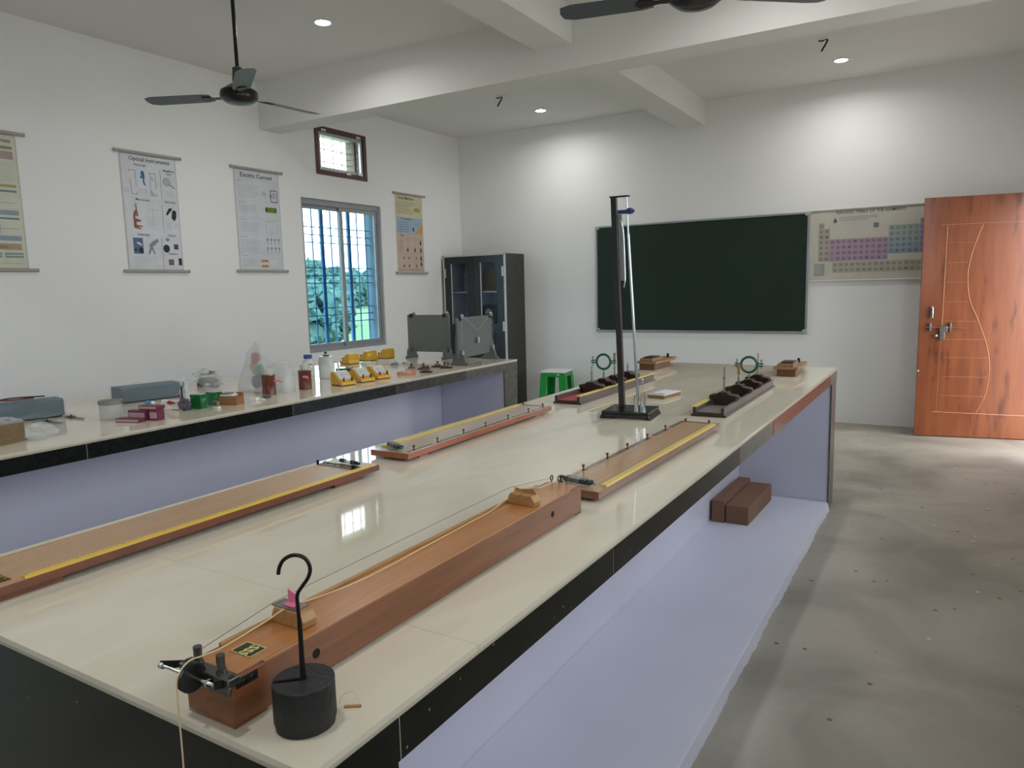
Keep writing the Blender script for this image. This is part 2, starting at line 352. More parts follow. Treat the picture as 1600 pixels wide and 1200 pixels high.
g.build('grille', M('pale_grille_paint', 'c9ccd0', .5), vent)
def portal(x, y0, y1, z0, z1, s):
    ld = bpy.data.lights.new('daylight_portal', 'AREA'); ld.shape = 'RECTANGLE'; ld.size = z1-z0; ld.size_y = y1-y0; ld.cycles.is_portal = True
    lo = bpy.data.objects.new('daylight_portal', ld); S.collection.objects.link(lo); lo.location = (x, (y0+y1)/2, (z0+z1)/2); lo.rotation_euler = (0, -s*PI/2, 0)
for q_ in (WIN, VEN, ADDED_WIN): portal(XW-.24, *q_, 1)
for q_ in ADDED_RWIN+[(7.08, 8.06, 0, 2.25)]: portal(XR+.24, *q_, -1)
# ------------------------------------------------------------------ outside
grassM = M('bright_green_field', '4c6c3c', .9, nz=(.6, .25)); leafM = M('hazy_foliage', '43625c', .9, nz=(2.5, .4)); trunkM = M('tree_bark', '6b5a48', .9)
o = MB().box(-260, XW-.3, -120, 260, -.75, -.7).build('field', grassM, smooth=False); tag(o, 'flat bright green field seen through the barred window', 'field'); o['kind'] = 'structure'
o = MB().box(XR+.25, 14, -10, 20, -.1, -.02).build('veranda_floor', floorM, smooth=False); o['kind'] = 'structure'
TR = [(-20.0, 18.9, 2.6, 1.15, 'nearest leafy tree low behind the left window pane'), (-22.6, 22.6, 2.3, .95, 'near leafy tree beside the nearest one, behind the middle bars'),
      (-36, 36.6, 3.0, 1.5, 'middle-distance tree between the near trees and the far treeline'), (-30, 28.8, 2.7, 1.2, 'middle-distance tree behind the nearest tree'), (-72, 69.2, 6.8, 2.4, 'tallest far tree at the left end of the treeline'),
      (-80, 80.5, 6.0, 2.6, 'far tree just right of the tallest one in the treeline'), (-72, 77.0, 5.0, 2.5, 'far tree behind the window mullion'), (-80, 89, 4.8, 2.8, 'far low tree right of the window mullion'), (-72, 85.0, 4.4, 2.5, 'far tree at the right end of the treeline')]
def fol(mb, cx, cy, cz, R, n, seed):
    rnd = random.Random(seed)
    for k in range(n):
        a = rnd.uniform(0, 2*PI); b = rnd.uniform(-1, 1); q = R*rnd.uniform(.15, .85)*math.sqrt(1-b*b*.8)
        mb.ball((cx+q*math.cos(a), cy+q*math.sin(a), cz+b*cz*.72), R*rnd.uniform(.16, .36), sub=2, jit=1.1, seed=seed+k*3.1)
for i, (x, y, h, R, lb) in enumerate(TR):
    tr = thing('tree', lb, 'tree', (x, y, -.7))
    c = MB(); fol(c, 0, 0, h*.52, R, 85, i*11); c.build('crown', leafM, tr)
    MB().tube([(0, 0, 0), (.05, 0, h*.3), (0, .05, h*.6)], [.16, .12, .08]).build('trunk', trunkM, tr)

# ------------------------------------------------------------------ lab benches
def bench(x0, x1, y0, y1, label, joints, segs):
    th = thing('laboratory_bench', label, 'workbench', ((x0+x1)/2, (y0+y1)/2, 0))
    ox, oy = (x0+x1)/2, (y0+y1)/2
    def B(mb, xa, xb, ya, yb, za, zb, mt=None): return mb.box(xa-ox, xb-ox, ya-oy, yb-oy, za, zb, mt)
    # worktop of polished tiles with hairline joints
    t = MB(); ys = [y0]+[j for j in joints if y0 < j < y1]+[y1]; xm = ox+0; g = .0005
    for a, b in zip(ys, ys[1:]):
        B(t, x0, xm-g, a+g, b-g, TOP-.010, TOP, tileM); B(t, xm+g, x1, a+g, b-g, TOP-.010, TOP, tileM)
    B(t, x0+.002, x1-.002, y0+.002, y1-.002, TOP-.018, TOP-.0004, seamM)
    t.build('worktop', tileM, th, smooth=False)
    zt = TOP-.018; zb = TOP-.083; e = .006
    for side, xx in ((1, x1), (-1, x0)):
        ap = MB()
        for (a, b, mt, off) in segs:
            xa, xb = (xx-.02, xx-.001+off) if side == 1 else (xx+.001-off, xx+.02)
            B(ap, xa, xb, a+.0014, b-.0014, zb, zt, mt)
        xa, xb = (xx-.022, xx-.0016) if side == 1 else (xx+.0016, xx+.022)
        B(ap, xa, xb, segs[0][0], segs[-1][1], zb+.002, zt, groutM)
        ap.build('apron', granM, th, label=None, smooth=False)
    for (ya, yb, yo) in ((y0+.004, y0+.165, -1), (y1-.2, y1-.004, 1)):
        ep = MB(); B(ep, x0+.012, x1-.012, ya+.004, yb-.004, 0, zt, lavM)
        yf = (ya-.001, ya+.006) if yo < 0 else (yb-.006, yb+.001)
        B(ep, x0+.004, x1-.004, yf[0], yf[1], 0, zt, granM)
        for (xa, xb) in ((x1-.013, x1-.003), (x0+.003, x0+.013)):
            B(ep, xa, xb, ya, yb, 0.0, (zb-.001) , granM if yo < 0 else greyG)
        ep.build('end_panel', lavM, th, smooth=False)
    c = MB(); B(c, xm-.02, xm+.02, y0+.165, y1-.2, 0, zt, lavM); B(c, x0+.02, x1-.02, y0+.165, y1-.2, zt-.06, zt-.001, lavM)
    c.build('partition', lavM, th, smooth=False)
    for xa, xb in ((xm+.021, x1+.004), (x0-.004, xm-.021)):
        b = MB(); n = 130; ya, yb = y0+.166, y1-.201
        rnd = random.Random(3)
        # plinth with a rough rounded outer foot
        prof_in = xa if xb > xm else xb; out = xb if xb > xm else xa; sg = 1 if xb > xm else -1
        rows = []
        for k in range(n+1):
            yy = ya+(yb-ya)*k/n; j = rnd.uniform(-.003, .0035)+.003*math.sin(k*.31)
            pts = [(prof_in, 0), (out+sg*j, 0), (out+sg*(j*.4-.004), .02), (out-sg*.010, .045), (out-sg*.022, .05), (prof_in, .05)]
            rows.append([b.bm.verts.new((px-ox, yy-oy, pz)) for px, pz in pts])
        fs = []
        for A, Bq in zip(rows, rows[1:]):
            for q in range(5): fs.append(b.bm.faces.new((A[q], A[q+1], Bq[q+1], Bq[q])))
        b.bm.faces.new(rows[0]); b.bm.faces.new(rows[-1])
        b.mi(lavM); b.build('plinth', lavM, th)
    return th
bench(-1.851, -.64, .561, 5.26, 'central tiled laboratory bench with black granite apron and lavender recess, nearest the camera',
      [.93, 2.13, 3.33, 4.53], [(.561, .73, granM, 0), (.73, 1.49, granM, 0), (1.49, 2.65, granM, 0), (2.65, 3.24, greyG, 0), (3.24, 4.96, brownG, .002), (4.96, 5.26, greyG, 0)])
bench(-4.37, -3.05, .561, 5.13, 'second tiled laboratory bench along the window wall, crowded with small apparatus',
      [1.35, 1.95, 2.55, 3.15, 3.75, 4.35, 4.95], [(.561, 1.62, granM, 0), (1.62, 2.73, granM, 0), (2.73, 3.6, midG, 0), (3.6, 4.4, midG2, 0), (4.4, 5.13, greyG, 0)])

# ------------------------------------------------------------------ ceiling lights
emitM = M('lamp_diffuser', 'ffffff', .5, emit=30.)
for i, (x, y) in enumerate(LAMPS):
    z = ZC
    lbs = ['recessed round ceiling lamp above the cabinet corner, far left', 'recessed round ceiling lamp beside the black fan at upper left', 'recessed round ceiling lamp at far right near the dangling wires above the door',
           'recessed round ceiling lamp beyond the second fan, near side of the cross beam', 'recessed round ceiling lamp behind the camera on the left', 'recessed round ceiling lamp behind the camera on the right']
    th = thing('ceiling_lamp', lbs[i], 'ceiling light', (x, y, z))
    MB().lathe([(.075, 0), (.078, -.004), (.072, -.008), (.056, -.006), (.056, 0)], mt=whiteP).build('rim', whiteP, th)
    MB().lathe([(.055, -.0015), (.055, -.005), (.001, -.0052)], seg=32).build('diffuser', emitM, th)
    ld = bpy.data.lights.new('lamp_light', 'AREA'); ld.shape = 'DISK'; ld.size = .10; ld.spread = math.radians(162); ld.energy = LAMP_W; ld.color = (1.0, .985, .96)
    lo = bpy.data.objects.new('lamp_light', ld); S.collection.objects.link(lo); lo.parent = th; lo.location = (0, 0, -.012)
# ------------------------------------------------------------------ ceiling fans
fanM = M('dark_brown_fan_enamel', '231f1e', .25, .3); bladeM = M('slate_grey_blade', '565d62', .4, .2)
def fan(x, y, zh, angs, R, label):
    th = thing('ceiling_fan', label, 'ceiling fan', (x, y, ZC)); d = zh-ZC
    MB().lathe([(.012, 0), (.055, 0), (.05, -.03), (.03, -.055), (.012, -.06)]).build('canopy', fanM, th)
    MB().cyl((0, 0, -.05), (0, 0, d+.12), .0125).build('downrod', fanM, th)
    MB().lathe([(.013, d+.19), (.032, d+.18), (.038, d+.10), (.03, d+.075)]).build('lower_canopy', M('grey_brown_enamel', '4a4644', .3, .2), th)
    MB().lathe([(.03, d+.085), (.075, d+.06), (.118, d+.03), (.125, d+.005), (.12, d-.02), (.085, d-.045), (.03, d-.055)], seg=36).build('motor', fanM, th)
    for a in angs:
        b = MB(); ca, sa = math.cos(a), math.sin(a)
        out = [(.19, -.045), (.24, -.058), (R-.06, -.062), (R-.01, -.045), (R, 0), (R-.01, .045), (R-.06, .062), (.24, .058), (.19, .045)]
        b.prism(out, lambda p, q, h: (p*ca-q*sa, p*sa+q*ca, d-.005+q*.18+h), 0, .003, bladeM)
        bl = b.build('blade', bladeM, th)
        k = MB(); k.prism([(.10, -.02), (.16, -.012), (.25, -.03), (.27, 0), (.25, .03), (.16, .012), (.10, .02)], lambda p, q, h: (p*ca-q*sa, p*sa+q*ca, d-.012+q*.18+h), 0, .004, fanM)
        k.build('bracket', fanM, bl)
    return th
D = math.radians
fan(-4.18, 3.45, 2.83, [D(86), D(205), D(325)], .66, 'dark ceiling fan on a long rod at upper left')
fan(-1.04, 3.38, 2.775, [D(40), D(194), D(300)], .62, 'dark ceiling fan partly cut by the top edge, over the central bench')
def stub(x, y, label):
    th = thing('wire_stub', label, 'wire', (x, y, ZC))
    MB().lathe([(.06, 0), (.062, -.003), (.001, -.004)]).build('cover', whiteP, th)
    MB().tube(catmull([(0, 0, 0), (.01, .0, -.02), (-.03, -.02, -.10)]), .008).tube(catmull([(0, 0, 0), (-.03, .01, -.01), (-.06, .0, -.005)]), .006).build('wire', blackM, th)
stub(-4.18, 6.82, 'short black wires hanging from a bare ceiling outlet near the far left lamp')
stub(-1.01, 6.88, 'short black wires hanging from a bare ceiling outlet near the far right lamp')

# ------------------------------------------------------------------ chalkboard
th = thing('chalkboard', 'large dark green chalkboard in a thin aluminium frame on the back wall', 'chalkboard', (-2.56, YB, 0))
bx0, bx1, bz0, bz1 = -1.225, 1.235, .945, 2.225
MB().box(bx0+.01, bx1-.01, -.018, -.003, bz0+.01, bz1-.01).build('writing_surface', M('dark_green_board', '0b2417', .6, nz=(1.5, .12)), th, smooth=False)
fm = MB(); t = .022
fm.box(bx0, bx1, -.026, -.002, bz1-t, bz1).box(bx0, bx1, -.026, -.002, bz0, bz0+t).box(bx0, bx0+t, -.026, -.002, bz0+t, bz1-t).box(bx1-t, bx1, -.026, -.002, bz0+t, bz1-t)
fm.build('frame', alu, th, bevel=.003)
for xx in (bx0, bx1-.045):
    for zz in (bz0-.003, bz1-.042): MB().box(xx-.003, xx+.048, -.031, -.001, zz, zz+.045).build('corner_cap', M('grey_corner_plastic', 'a8abac', .5), th, bevel=.008)

# ------------------------------------------------------------------ printed charts
ink = M('black_ink', '2a2a2e', .7); grey1 = M('grey_print', '8e9094', .7); grey2 = M('pale_grey_print', 'b4b6bb', .7)
def PM(c): return M('print_'+c, c, .65)
rodM = M('taupe_plastic_rod', 'a8a198', .5)
class Chart:
    """printed sheet hung on a wall. local u right, v up, w off the wall"""
    def __init__(s, name, label, loc, rz, W, H, paper, lean=0.):
        s.th = thing(name, label, 'wall chart', loc, rz); s.W, s.H = W, H; s.mb = MB(); s.k = 1
        s.mb.box(0, W, -.006, -.004, 0, H, paper)
    def P(s, lay=1): return -.006-.0004*lay
    def rect(s, u0, v0, u1, v1, mt, lay=1):
        y = s.P(lay); b = s.mb.bm; vs_ = [b.verts.new(p) for p in ((u0, y, v0), (u1, y, v0), (u1, y, v1), (u0, y, v1))]
        s.mb._fin([b.faces.new(vs_)], mt); return s
    def poly(s, pts, mt, lay=2):
        b = s.mb.bm; s.mb._fin([b.faces.new([b.verts.new((a, s.P(lay), c)) for a, c in pts])], mt); return s
    def disc(s, cu, cv, ru, rv, mt, lay=2, n=16): return s.poly([(cu+ru*math.cos(2*PI*k/n), cv+rv*math.sin(2*PI*k/n)) for k in range(n)], mt, lay)
    def line(s, a, b, wd, mt, lay=2):
        d = Vector((b[0]-a[0], b[1]-a[1])).normalized(); n = Vector((-d.y, d.x))*wd/2
        return s.poly([(a[0]+n.x, a[1]+n.y), (a[0]-n.x, a[1]-n.y), (b[0]-n.x, b[1]-n.y), (b[0]+n.x, b[1]+n.y)], mt, lay)
    def pline(s, pts, wd, mt, lay=2):
        for a, b in zip(pts, pts[1:]): s.line(a, b, wd, mt, lay)
        return s
    def border(s, t, mt, i=.006):
        W, H = s.W, s.H
        s.rect(i, i, W-i, i+t, mt).rect(i, H-i-t, W-i, H-i, mt).rect(i, i, i+t, H-i, mt).rect(W-i-t, i, W-i, H-i, mt); return s
    def txt(s, t, u, v, size, mt=None, align='CENTER', lay=3, bold=.0):
        m4 = Matrix(((1, 0, 0, u), (0, 0, -1, s.P(lay)), (0, 1, 0, v), (0, 0, 0, 1)))
        s.mb.text(t, size, m4, mt or ink, align, bold); return s
    def lines(s, u0, u1, v, n, gap, mt=None, th_=.003, seed=1, lay=1):
        rn = random.Random(seed)
        for k in range(n): s.rect(u0, v-k*gap, u0+(u1-u0)*rn.uniform(.72, 1), v-k*gap+th_, mt or grey2, lay)
        return s
    def done(s, rods=True, ext=.05):
        s.mb.keepn = True
        sh = s.mb.build('sheet', paperM, s.th, smooth=False)
        if rods:
            for nm, v in (('top_rod', s.H+.008), ('bottom_rod', -.008)):
                MB().cyl((-ext, -.017, v), (s.W+ext, -.017, v), .0125).cyl((-ext-.006, -.017, v), (-ext, -.017, v), .0145).cyl((s.W+ext, -.017, v), (s.W+ext+.006, -.017, v), .0145).build(nm, rodM, s.th)
        return s.th
RW = -PI/2 + PI  # left wall: u -> +y, -y_local -> +x
W1, H1 = .50, .93
zc0 = 1.727
# optical instruments
c = Chart('optics_chart', 'white hanging wall chart titled Optical Instruments, second chart from the left', (XW, 3.56, zc0), RW, W1, .945, PM('d6d7dc'))
H = .945; c.border(.0025, grey1)
c.txt('Optical Instruments', .26, H-.055, .045, bold=.01)
c.txt('Periscope', .17, H-.095, .026, bold=.01).txt('Magnifying', .425, H-.115, .024, bold=.01).txt('Glass', .425, H-.14, .022, bold=.01)
c.pline([(.07, H-.15), (.07, H-.135), (.125, H-.135), (.125, H-.265)], .005, grey1).pline([(.075, H-.20), (.08, H-.325), (.13, H-.325), (.13, H-.305)], .005, grey1)
c.poly([(.17, H-.15), (.18, H-.13), (.20, H-.135), (.205, H-.17), (.198, H-.22), (.21, H-.245), (.20, H-.25), (.185, H-.225), (.187, H-.19), (.165, H-.195), (.163, H-.18), (.178, H-.175)], PM('2a6b96'))
c.pline([(.25, H-.165), (.245, H-.145), (.30, H-.145), (.30, H-.265)], .005, grey1).pline([(.25, H-.20), (.25, H-.325), (.30, H-.325), (.30, H-.30)], .005, grey1).poly([(.255, H-.16), (.29, H-.2), (.255, H-.2)], grey2).poly([(.255, H-.32), (.29, H-.32), (.255, H-.28)], grey2)
c.rect(.345, H-.345, .348, H-.11, PM('5a3a44')).disc(.40, H-.20, .034, .034, grey1, 2).disc(.40, H-.20, .028, .028, PM('b8bcc2'), 3).line((.425, H-.22), (.475, H-.25), .01, grey1)
c.lines(.38, .47, H-.28, 4, .012, seed=3).lines(.02, .07, H-.29, 3, .012, seed=4).lines(.14, .23, H-.285, 3, .012, seed=5)
c.txt('Microscope', .17, H-.375, .026, bold=.01).txt('Binoculars', .42, H-.375, .024, bold=.01)
c.poly([(.075, H-.60), (.075, H-.50), (.085, H-.465), (.10, H-.455), (.10, H-.40), (.108, H-.40), (.112, H-.455), (.12, H-.50), (.105, H-.51), (.10, H-.49), (.09, H-.52), (.145, H-.535), (.13, H-.55), (.10, H-.55), (.10, H-.575), (.15, H-.58), (.15, H-.59), (.11, H-.59), (.14, H-.605), (.13, H-.61)], PM('8e5a44'))
c.pline([(.20, H-.44), (.33, H-.44)], .003, grey2).pline([(.25, H-.42), (.25, H-.60), (.32, H-.60)], .003, grey2).lines(.19, .32, H-.50, 5, .02, seed=6, th_=.002)
c.rect(.338, H-.625, .341, H-.40, PM('5a3a44')).poly([(.37, H-.47), (.40, H-.42), (.43, H-.415), (.43, H-.43), (.41, H-.45), (.385, H-.48)], ink).poly([(.42, H-.50), (.43, H-.44), (.455, H-.43), (.47, H-.45), (.465, H-.50), (.445, H-.525)], ink)
c.lines(.365, .42, H-.55, 5, .012, seed=7).lines(.44, .48, H-.55, 4, .012, seed=8)
c.txt('Telescope', .15, H-.66, .026, bold=.01).txt('Camera', .41, H-.655, .024, bold=.01).txt('Projector', .41, H-.81, .022, bold=.01)
c.rect(.055, H-.81, .14, H-.68, PM('57698c')).poly([(.09, H-.71), (.13, H-.73), (.125, H-.745), (.085, H-.725)], PM('d9dde4'), 3).disc(.12, H-.78, .02, .024, ink, 3).disc(.07, H-.78, .012, .012, ink, 3)
c.poly([(.18, H-.81), (.20, H-.75), (.19, H-.74), (.225, H-.705), (.27, H-.68), (.285, H-.70), (.24, H-.74), (.225, H-.745), (.245, H-.81), (.235, H-.815), (.215, H-.77), (.19, H-.815)], grey1)
c.rect(.31, H-.935, .313, H-.675, PM('5a3a44')).disc(.365, H-.685, .018, .014, grey1).disc(.35, H-.76, .03, .034, ink).rect(.42, H-.765, .462, H-.72, PM('4a4b50'), 2).rect(.36, H-.90, .41, H-.85, PM('6a6468'), 2).rect(.455, H-.90, .485, H-.84, ink, 2).lines(.33, .45, H-.92, 1, .01, seed=9)
c.lines(.03, .29, H-.84, 6, .017, seed=10)
c.done(ext=.04)
# electric current
c = Chart('electricity_chart', 'white hanging wall chart titled Electric Current, left of the barred window', (XW, 4.655, zc0+.01), RW, .53, .945, PM('d2d4d9'))
c.border(.0025, grey1); c.txt('Electric Current', .26, H-.072, .058, bold=.01)
for v, n, s_ in ((H-.11, 1, 1), (H-.15, 8, 2), (H-.31, 1, 3), (H-.335, 5, 4), (H-.47, 1, 5), (H-.50, 6, 6), (H-.63, 1, 7), (H-.66, 4, 8), (H-.73, 4, 9), (H-.81, 1, 10), (H-.84, 6, 11)):
    c.lines(.03, .28 if n > 1 else .12, v, n, .0155, grey1 if n == 1 else grey2, .004, s_)
for v in (H-.095, H-.29, H-.45, H-.61, H-.79): c.rect(.015, v, .515, v+.002, grey2)
for a in range(8): c.line((.34, H-.21), (.34+.03*math.cos(a*.8), H-.21+.03*math.sin(a*.8)), .003, grey1)
c.pline([(.42, H-.17), (.50, H-.17), (.50, H-.28), (.42, H-.28), (.42, H-.168)], .008, PM('6b5560')).rect(.44, H-.25, .48, H-.19, grey2).disc(.42, H-.225, .008, .015, ink)
c.rect(.355, H-.385, .475, H-.335, PM('6d8a3a'), 2).disc(.355, H-.36, .012, .025, PM('3c4a22'), 3).disc(.475, H-.36, .01, .025, PM('6d8a3a'), 2).disc(.31, H-.365, .006, .008, grey2)
c.pline([(.34, H-.47), (.48, H-.47), (.48, H-.585), (.34, H-.585), (.34, H-.468)], .003, grey1)
for rr in (0, 1):
    for q in range(4):
        cu = .345+q*.047; cv = H-.645-rr*.085
        c.disc(cu, cv, .012, .014, grey1).rect(cu-.003, cv-.04, cu+.003, cv-.012, grey1).disc(cu, cv-.042, .012, .005, grey2)
for v in (H-.855, H-.905): c.rect(.255, v-.012, .34, v+.012, PM('b98a42'), 2)
c.pline([(.36, H-.83), (.50, H-.83), (.50, H-.92), (.36, H-.92), (.36, H-.83)], .002, grey2)
c.done(ext=.035)
# lenses chart (its left part lies beyond the frame)
LW = .62
c = Chart('lens_chart', 'cream hanging wall chart about lenses, cut by the left edge of the photo', (XW, 2.80-LW, zc0), RW, LW, .945, PM('cfcfbb'))
c.border(.002, grey1); c.txt('Refraction in Lenses', LW-.035, H-.058, .040, align='RIGHT', bold=.01)
c.rect(.02, H-.105, LW-.03, H-.085, PM('8f8a6c')).rect(.02, H-.175, LW-.03, H-.12, PM('a99a90')).poly([(.40, H-.19), (.46, H-.19), (.45, H-.25), (.47, H-.34), (.39, H-.34), (.41, H-.25)], PM('a9a896'))
c.lines(.28, .39, H-.20, 10, .014, seed=3).lines(.47, .59, H-.20, 10, .014, seed=4)
c.rect(.02, H-.37, LW-.03, H-.35, PM('a79a70')).rect(.02, H-.405, LW-.03, H-.39, PM('6f8a88')).pline([(.05, H-.48), (LW-.04, H-.48)], .003, grey1).disc(.45, H-.475, .012, .055, grey2)
c.rect(.30, H-.565, LW-.03, H-.53, PM('8f9dae')).rect(.30, H-.595, LW-.03, H-.583, PM('5f7f84')).pline([(.05, H-.66), (LW-.04, H-.66)], .003, grey1).disc(.45, H-.655, .012, .05, grey2)
c.rect(.30, H-.745, LW-.03, H-.71, PM('8f9dae')).rect(.02, H-.81, LW-.035, H-.765, PM('ac967a')).txt('Magnification', .42, H-.797, .028, PM('6a5030'))
for q in range(3): c.rect(LW-.17-q*.14+.02, H-.865, LW-.03-q*.14, H-.83, PM('7f9590')).rect(LW-.165-q*.14+.02, H-.851, LW-.035-q*.14, H-.844, PM('cfcfbb'), 2)
c.pline([(.05, H-.905), (LW-.04, H-.905)], .002, grey1)
c.done(ext=.05)
# simple machines
c = Chart('machines_chart', 'narrow yellow, blue and pink hanging wall chart titled Simple Machines, right of the window', (XW, 6.965, zc0+.005), RW, .52, .935, PM('d8cdb6'))
H = .935
c.rect(.008, H-.27, .512, H-.008, PM('cbc7a2')).rect(.008, H-.47, .512, H-.27, PM('a3b6c8')).rect(.008, .008, .512, H-.47, PM('cab3a4'))
c.poly([(.33, H-.47), (.512, H-.33), (.512, H-.47)], PM('c8a66e'), 2).disc(.325, H-.41, .016, .025, PM('3f5c58'), 3)
c.txt('Simple Machines', .20, H-.055, .045, bold=.01).txt('The Inclined Plane', .19, H-.298, .030, bold=.01).txt('Pulley', .10, H-.497, .026, bold=.01)
c.lines(.03, .36, H-.09, 6, .026, PM('a8a372'), .004, 2).lines(.03, .28, H-.33, 5, .028, PM('7f95aa'), .004, 3).disc(.41, H-.17, .07, .025, PM('a9a050'), 2)
for cu in (.20, .34): c.pline([(cu, H-.53), (cu, H-.60)], .004, grey1).poly([(cu-.018, H-.68), (cu+.018, H-.68), (cu, H-.62)], ink)
for cu in (.12, .22, .36): c.pline([(cu, H-.73), (cu, H-.80)], .004, grey1).disc(cu, H-.76, .014, .014, PM('8a6a5a')).poly([(cu-.016, H-.87), (cu+.016, H-.87), (cu, H-.83)], ink)
for v in (.54, .63, .73, .80): c.poly([(.44, H-v-.055), (.475, H-v-.055), (.465, H-v), (.45, H-v)], ink)
c.pline([(.16, H-.705), (.50, H-.705)], .003, PM('9a7a68')).pline([(.16, H-.52), (.50, H-.52)], .002, PM('9a7a68')).lines(.03, .12, H-.55, 9, .018, PM('a88672'), .003, 5).lines(.03, .48, H-.895, 2, .015, PM('a88672'), .003, 6)
c.done(ext=.04)
# periodic table
PW, PH = 1.12, .725
c = Chart('periodic_table_chart', 'wide periodic table chart on the back wall between the chalkboard and the door', (-1.315, YB, 1.50), 0, PW, PH, PM('c6c2b6'))
c.border(.006, PM('d9d8d4'), .002)
def cu(X): return (X-20)/885*1.08
def cv(Y): return PH*(1-(Y-118)/540)
c.txt('PERIODIC TABLE OF THE ELEMENTS', PW*.5, cv(152), .040, PM('4a4248'), bold=.01)
c.lines(cu(240), cu(540), cv(180), 3, .016, grey1, .006, 2).disc(cu(213), cv(205), .018, .020, PM('5a5f6a')).poly([(cu(205), cv(200)), (cu(221), cv(200)), (cu(213), cv(172))], PM('5a5f6a'), 3)
c.rect(cu(508), cv(268), cu(545), cv(232), PM('77737a')).rect(cu(55), cv(620), cu(140), cv(525), PM('9c9a96')).lines(cu(60), cu(135), cv(540), 6, .016, PM('b8b6b0'), .005, 4, 2)
sym = {1: 'H'+' '*16+'He', }
rows = [[(0, 'H'), (17, 'He')], [(0, 'Li'), (1, 'Be')]+[(12+i, e) for i, e in enumerate('B C N O F Ne'.split())], [(0, 'Na'), (1, 'Mg')]+[(12+i, e) for i, e in enumerate('Al Si P S Cl Ar'.split())],
        list(enumerate('K Ca Sc Ti V Cr Mn Fe Co Ni Cu Zn Ga Ge As Se Br Kr'.split())), list(enumerate('Rb Sr Y Zr Nb Mo Tc Ru Rh Pd Ag Cd In Sn Sb Te I Xe'.split())),
        list(enumerate('Cs Ba - Hf Ta W Re Os Ir Pt Au Hg Tl Pb Bi Po At Rn'.split())), list(enumerate('Fr Ra - Rf Db Sg Bh Hs Mt Ds Rg Cn'.split()))]
def colr(k, rw):
    if k < 2: return 'a39a90'
    if k < 12: return 'a58aa0'
    if k == 17: return '9a84a4'
    return ['93a398', '93a39c', '8fa0a2', '8a9aaa', '8595a8', '8494a8'][min(rw-1, 5)] if rw >= 1 else '93a398'
cw = (cu(890)-cu(85))/18; ch = (cv(215)-cv(510))/7
for rw, R_ in enumerate(rows):
    for k, e in R_:
        a = cu(85)+k*cw; b = cv(215)-(rw+1)*ch
        c.rect(a+.0012, b+.0012, a+cw-.0012, b+ch-.0012, PM(colr(k, rw)), 1)
        if e != '-': c.txt(e, a+cw*.5, b+ch*.35, .026, PM('3c3a48'), lay=2, bold=.01)
for rw, R_ in enumerate(('La Ce Pr Nd Pm Sm Eu Gd Tb Dy Ho Er Tm Yb Lu'.split(), 'Ac Th Pa U Np Pu Am Cm Bk Cf Es Fm Md No Lr'.split())):
    for k, e in enumerate(R_):
        a = cu(200)+k*cw; b = cv(515)-(rw+1)*ch
        c.rect(a+.0012, b+.0012, a+cw-.0012, b+ch-.0012, PM('aaa595'), 1); c.txt(e, a+cw*.5, b+ch*.35, .026, PM('4a463e'), lay=2, bold=.01)
th = c.done(rods=False)
MB().cyl((0, -.012, PH+.002), (PW, -.012, PH+.002), .008).build('top_rod', M('white_rail', 'cfcdc8', .4), th); MB().cyl((0, -.012, -.002), (PW, -.012, -.002), .008).build('bottom_rod', MATS['white_rail'], th)

# ------------------------------------------------------------------ cabinet
cabB = M('black_laminate', '23282a', .35, nz=(3, .1)); cabS = M('charcoal_wood_laminate', '3a3b39', .5, nz=(12, .15)); cabW = M('white_edge_band', 'd2d3d4', .4); cabI = M('grey_cabinet_interior', 'cfd1db', .6)
cx0, cx1, cy0, cy1, cz = -5.76, -4.81, 7.84, 8.32, 1.925
th = thing('display_cabinet', 'tall black cabinet with two glazed doors in the far left corner', 'cabinet', ((cx0+cx1)/2, (cy0+cy1)/2, 0))
ox, oy = (cx0+cx1)/2, (cy0+cy1)/2
def CB(mb, a, b, c_, d, e, f_, mt=None): return mb.box(a-ox, b-ox, c_-oy, d-oy, e, f_, mt)
k = MB(); CB(k, cx1-.018, cx1, cy0+.02, cy1, 0, cz, cabS); CB(k, cx0, cx0+.018, cy0+.02, cy1, 0, cz, cabS); CB(k, cx0, cx1, cy0+.02, cy1, cz, cz+.018, cabS)
CB(k, cx0+.018, cx1-.018, cy1-.012, cy1, 0, cz, cabI); CB(k, cx0+.018, cx1-.018, cy0+.03, cy1-.012, 0, .08, cabI)
CB(k, ox-.009, ox+.009, cy0+.05, cy1-.012, .08, cz, cabI)
CB(k, cx1-.022, cx1-.018, cy0+.03, cy1-.012, .08, cz, cabI); CB(k, cx0+.018, cx0+.022, cy0+.03, cy1-.012, .08, cz, cabI)
k.build('carcass', cabS, th, smooth=False)
k = MB(); CB(k, cx1-.02, cx1+.001, cy0+.0, cy0+.02, 0, cz+.018); CB(k, cx0-.001, cx0+.02, cy0, cy0+.02, 0, cz+.018); CB(k, cx0, cx1, cy0+.0, cy0+.02, cz, cz+.018); k.build('edge_banding', cabW, th, smooth=False)
for z in (1.475, 1.0, .55):
    k = MB(); CB(k, cx0+.023, ox-.01, cy0+.06, cy1-.013, z-.016, z); CB(k, ox+.01, cx1-.023, cy0+.06, cy1-.013, z-.016, z); k.build('shelf', cabW, th, smooth=False)
paneC = glass('cabinet_pane', (.88, .90, .94), rough=.25, base=.012)
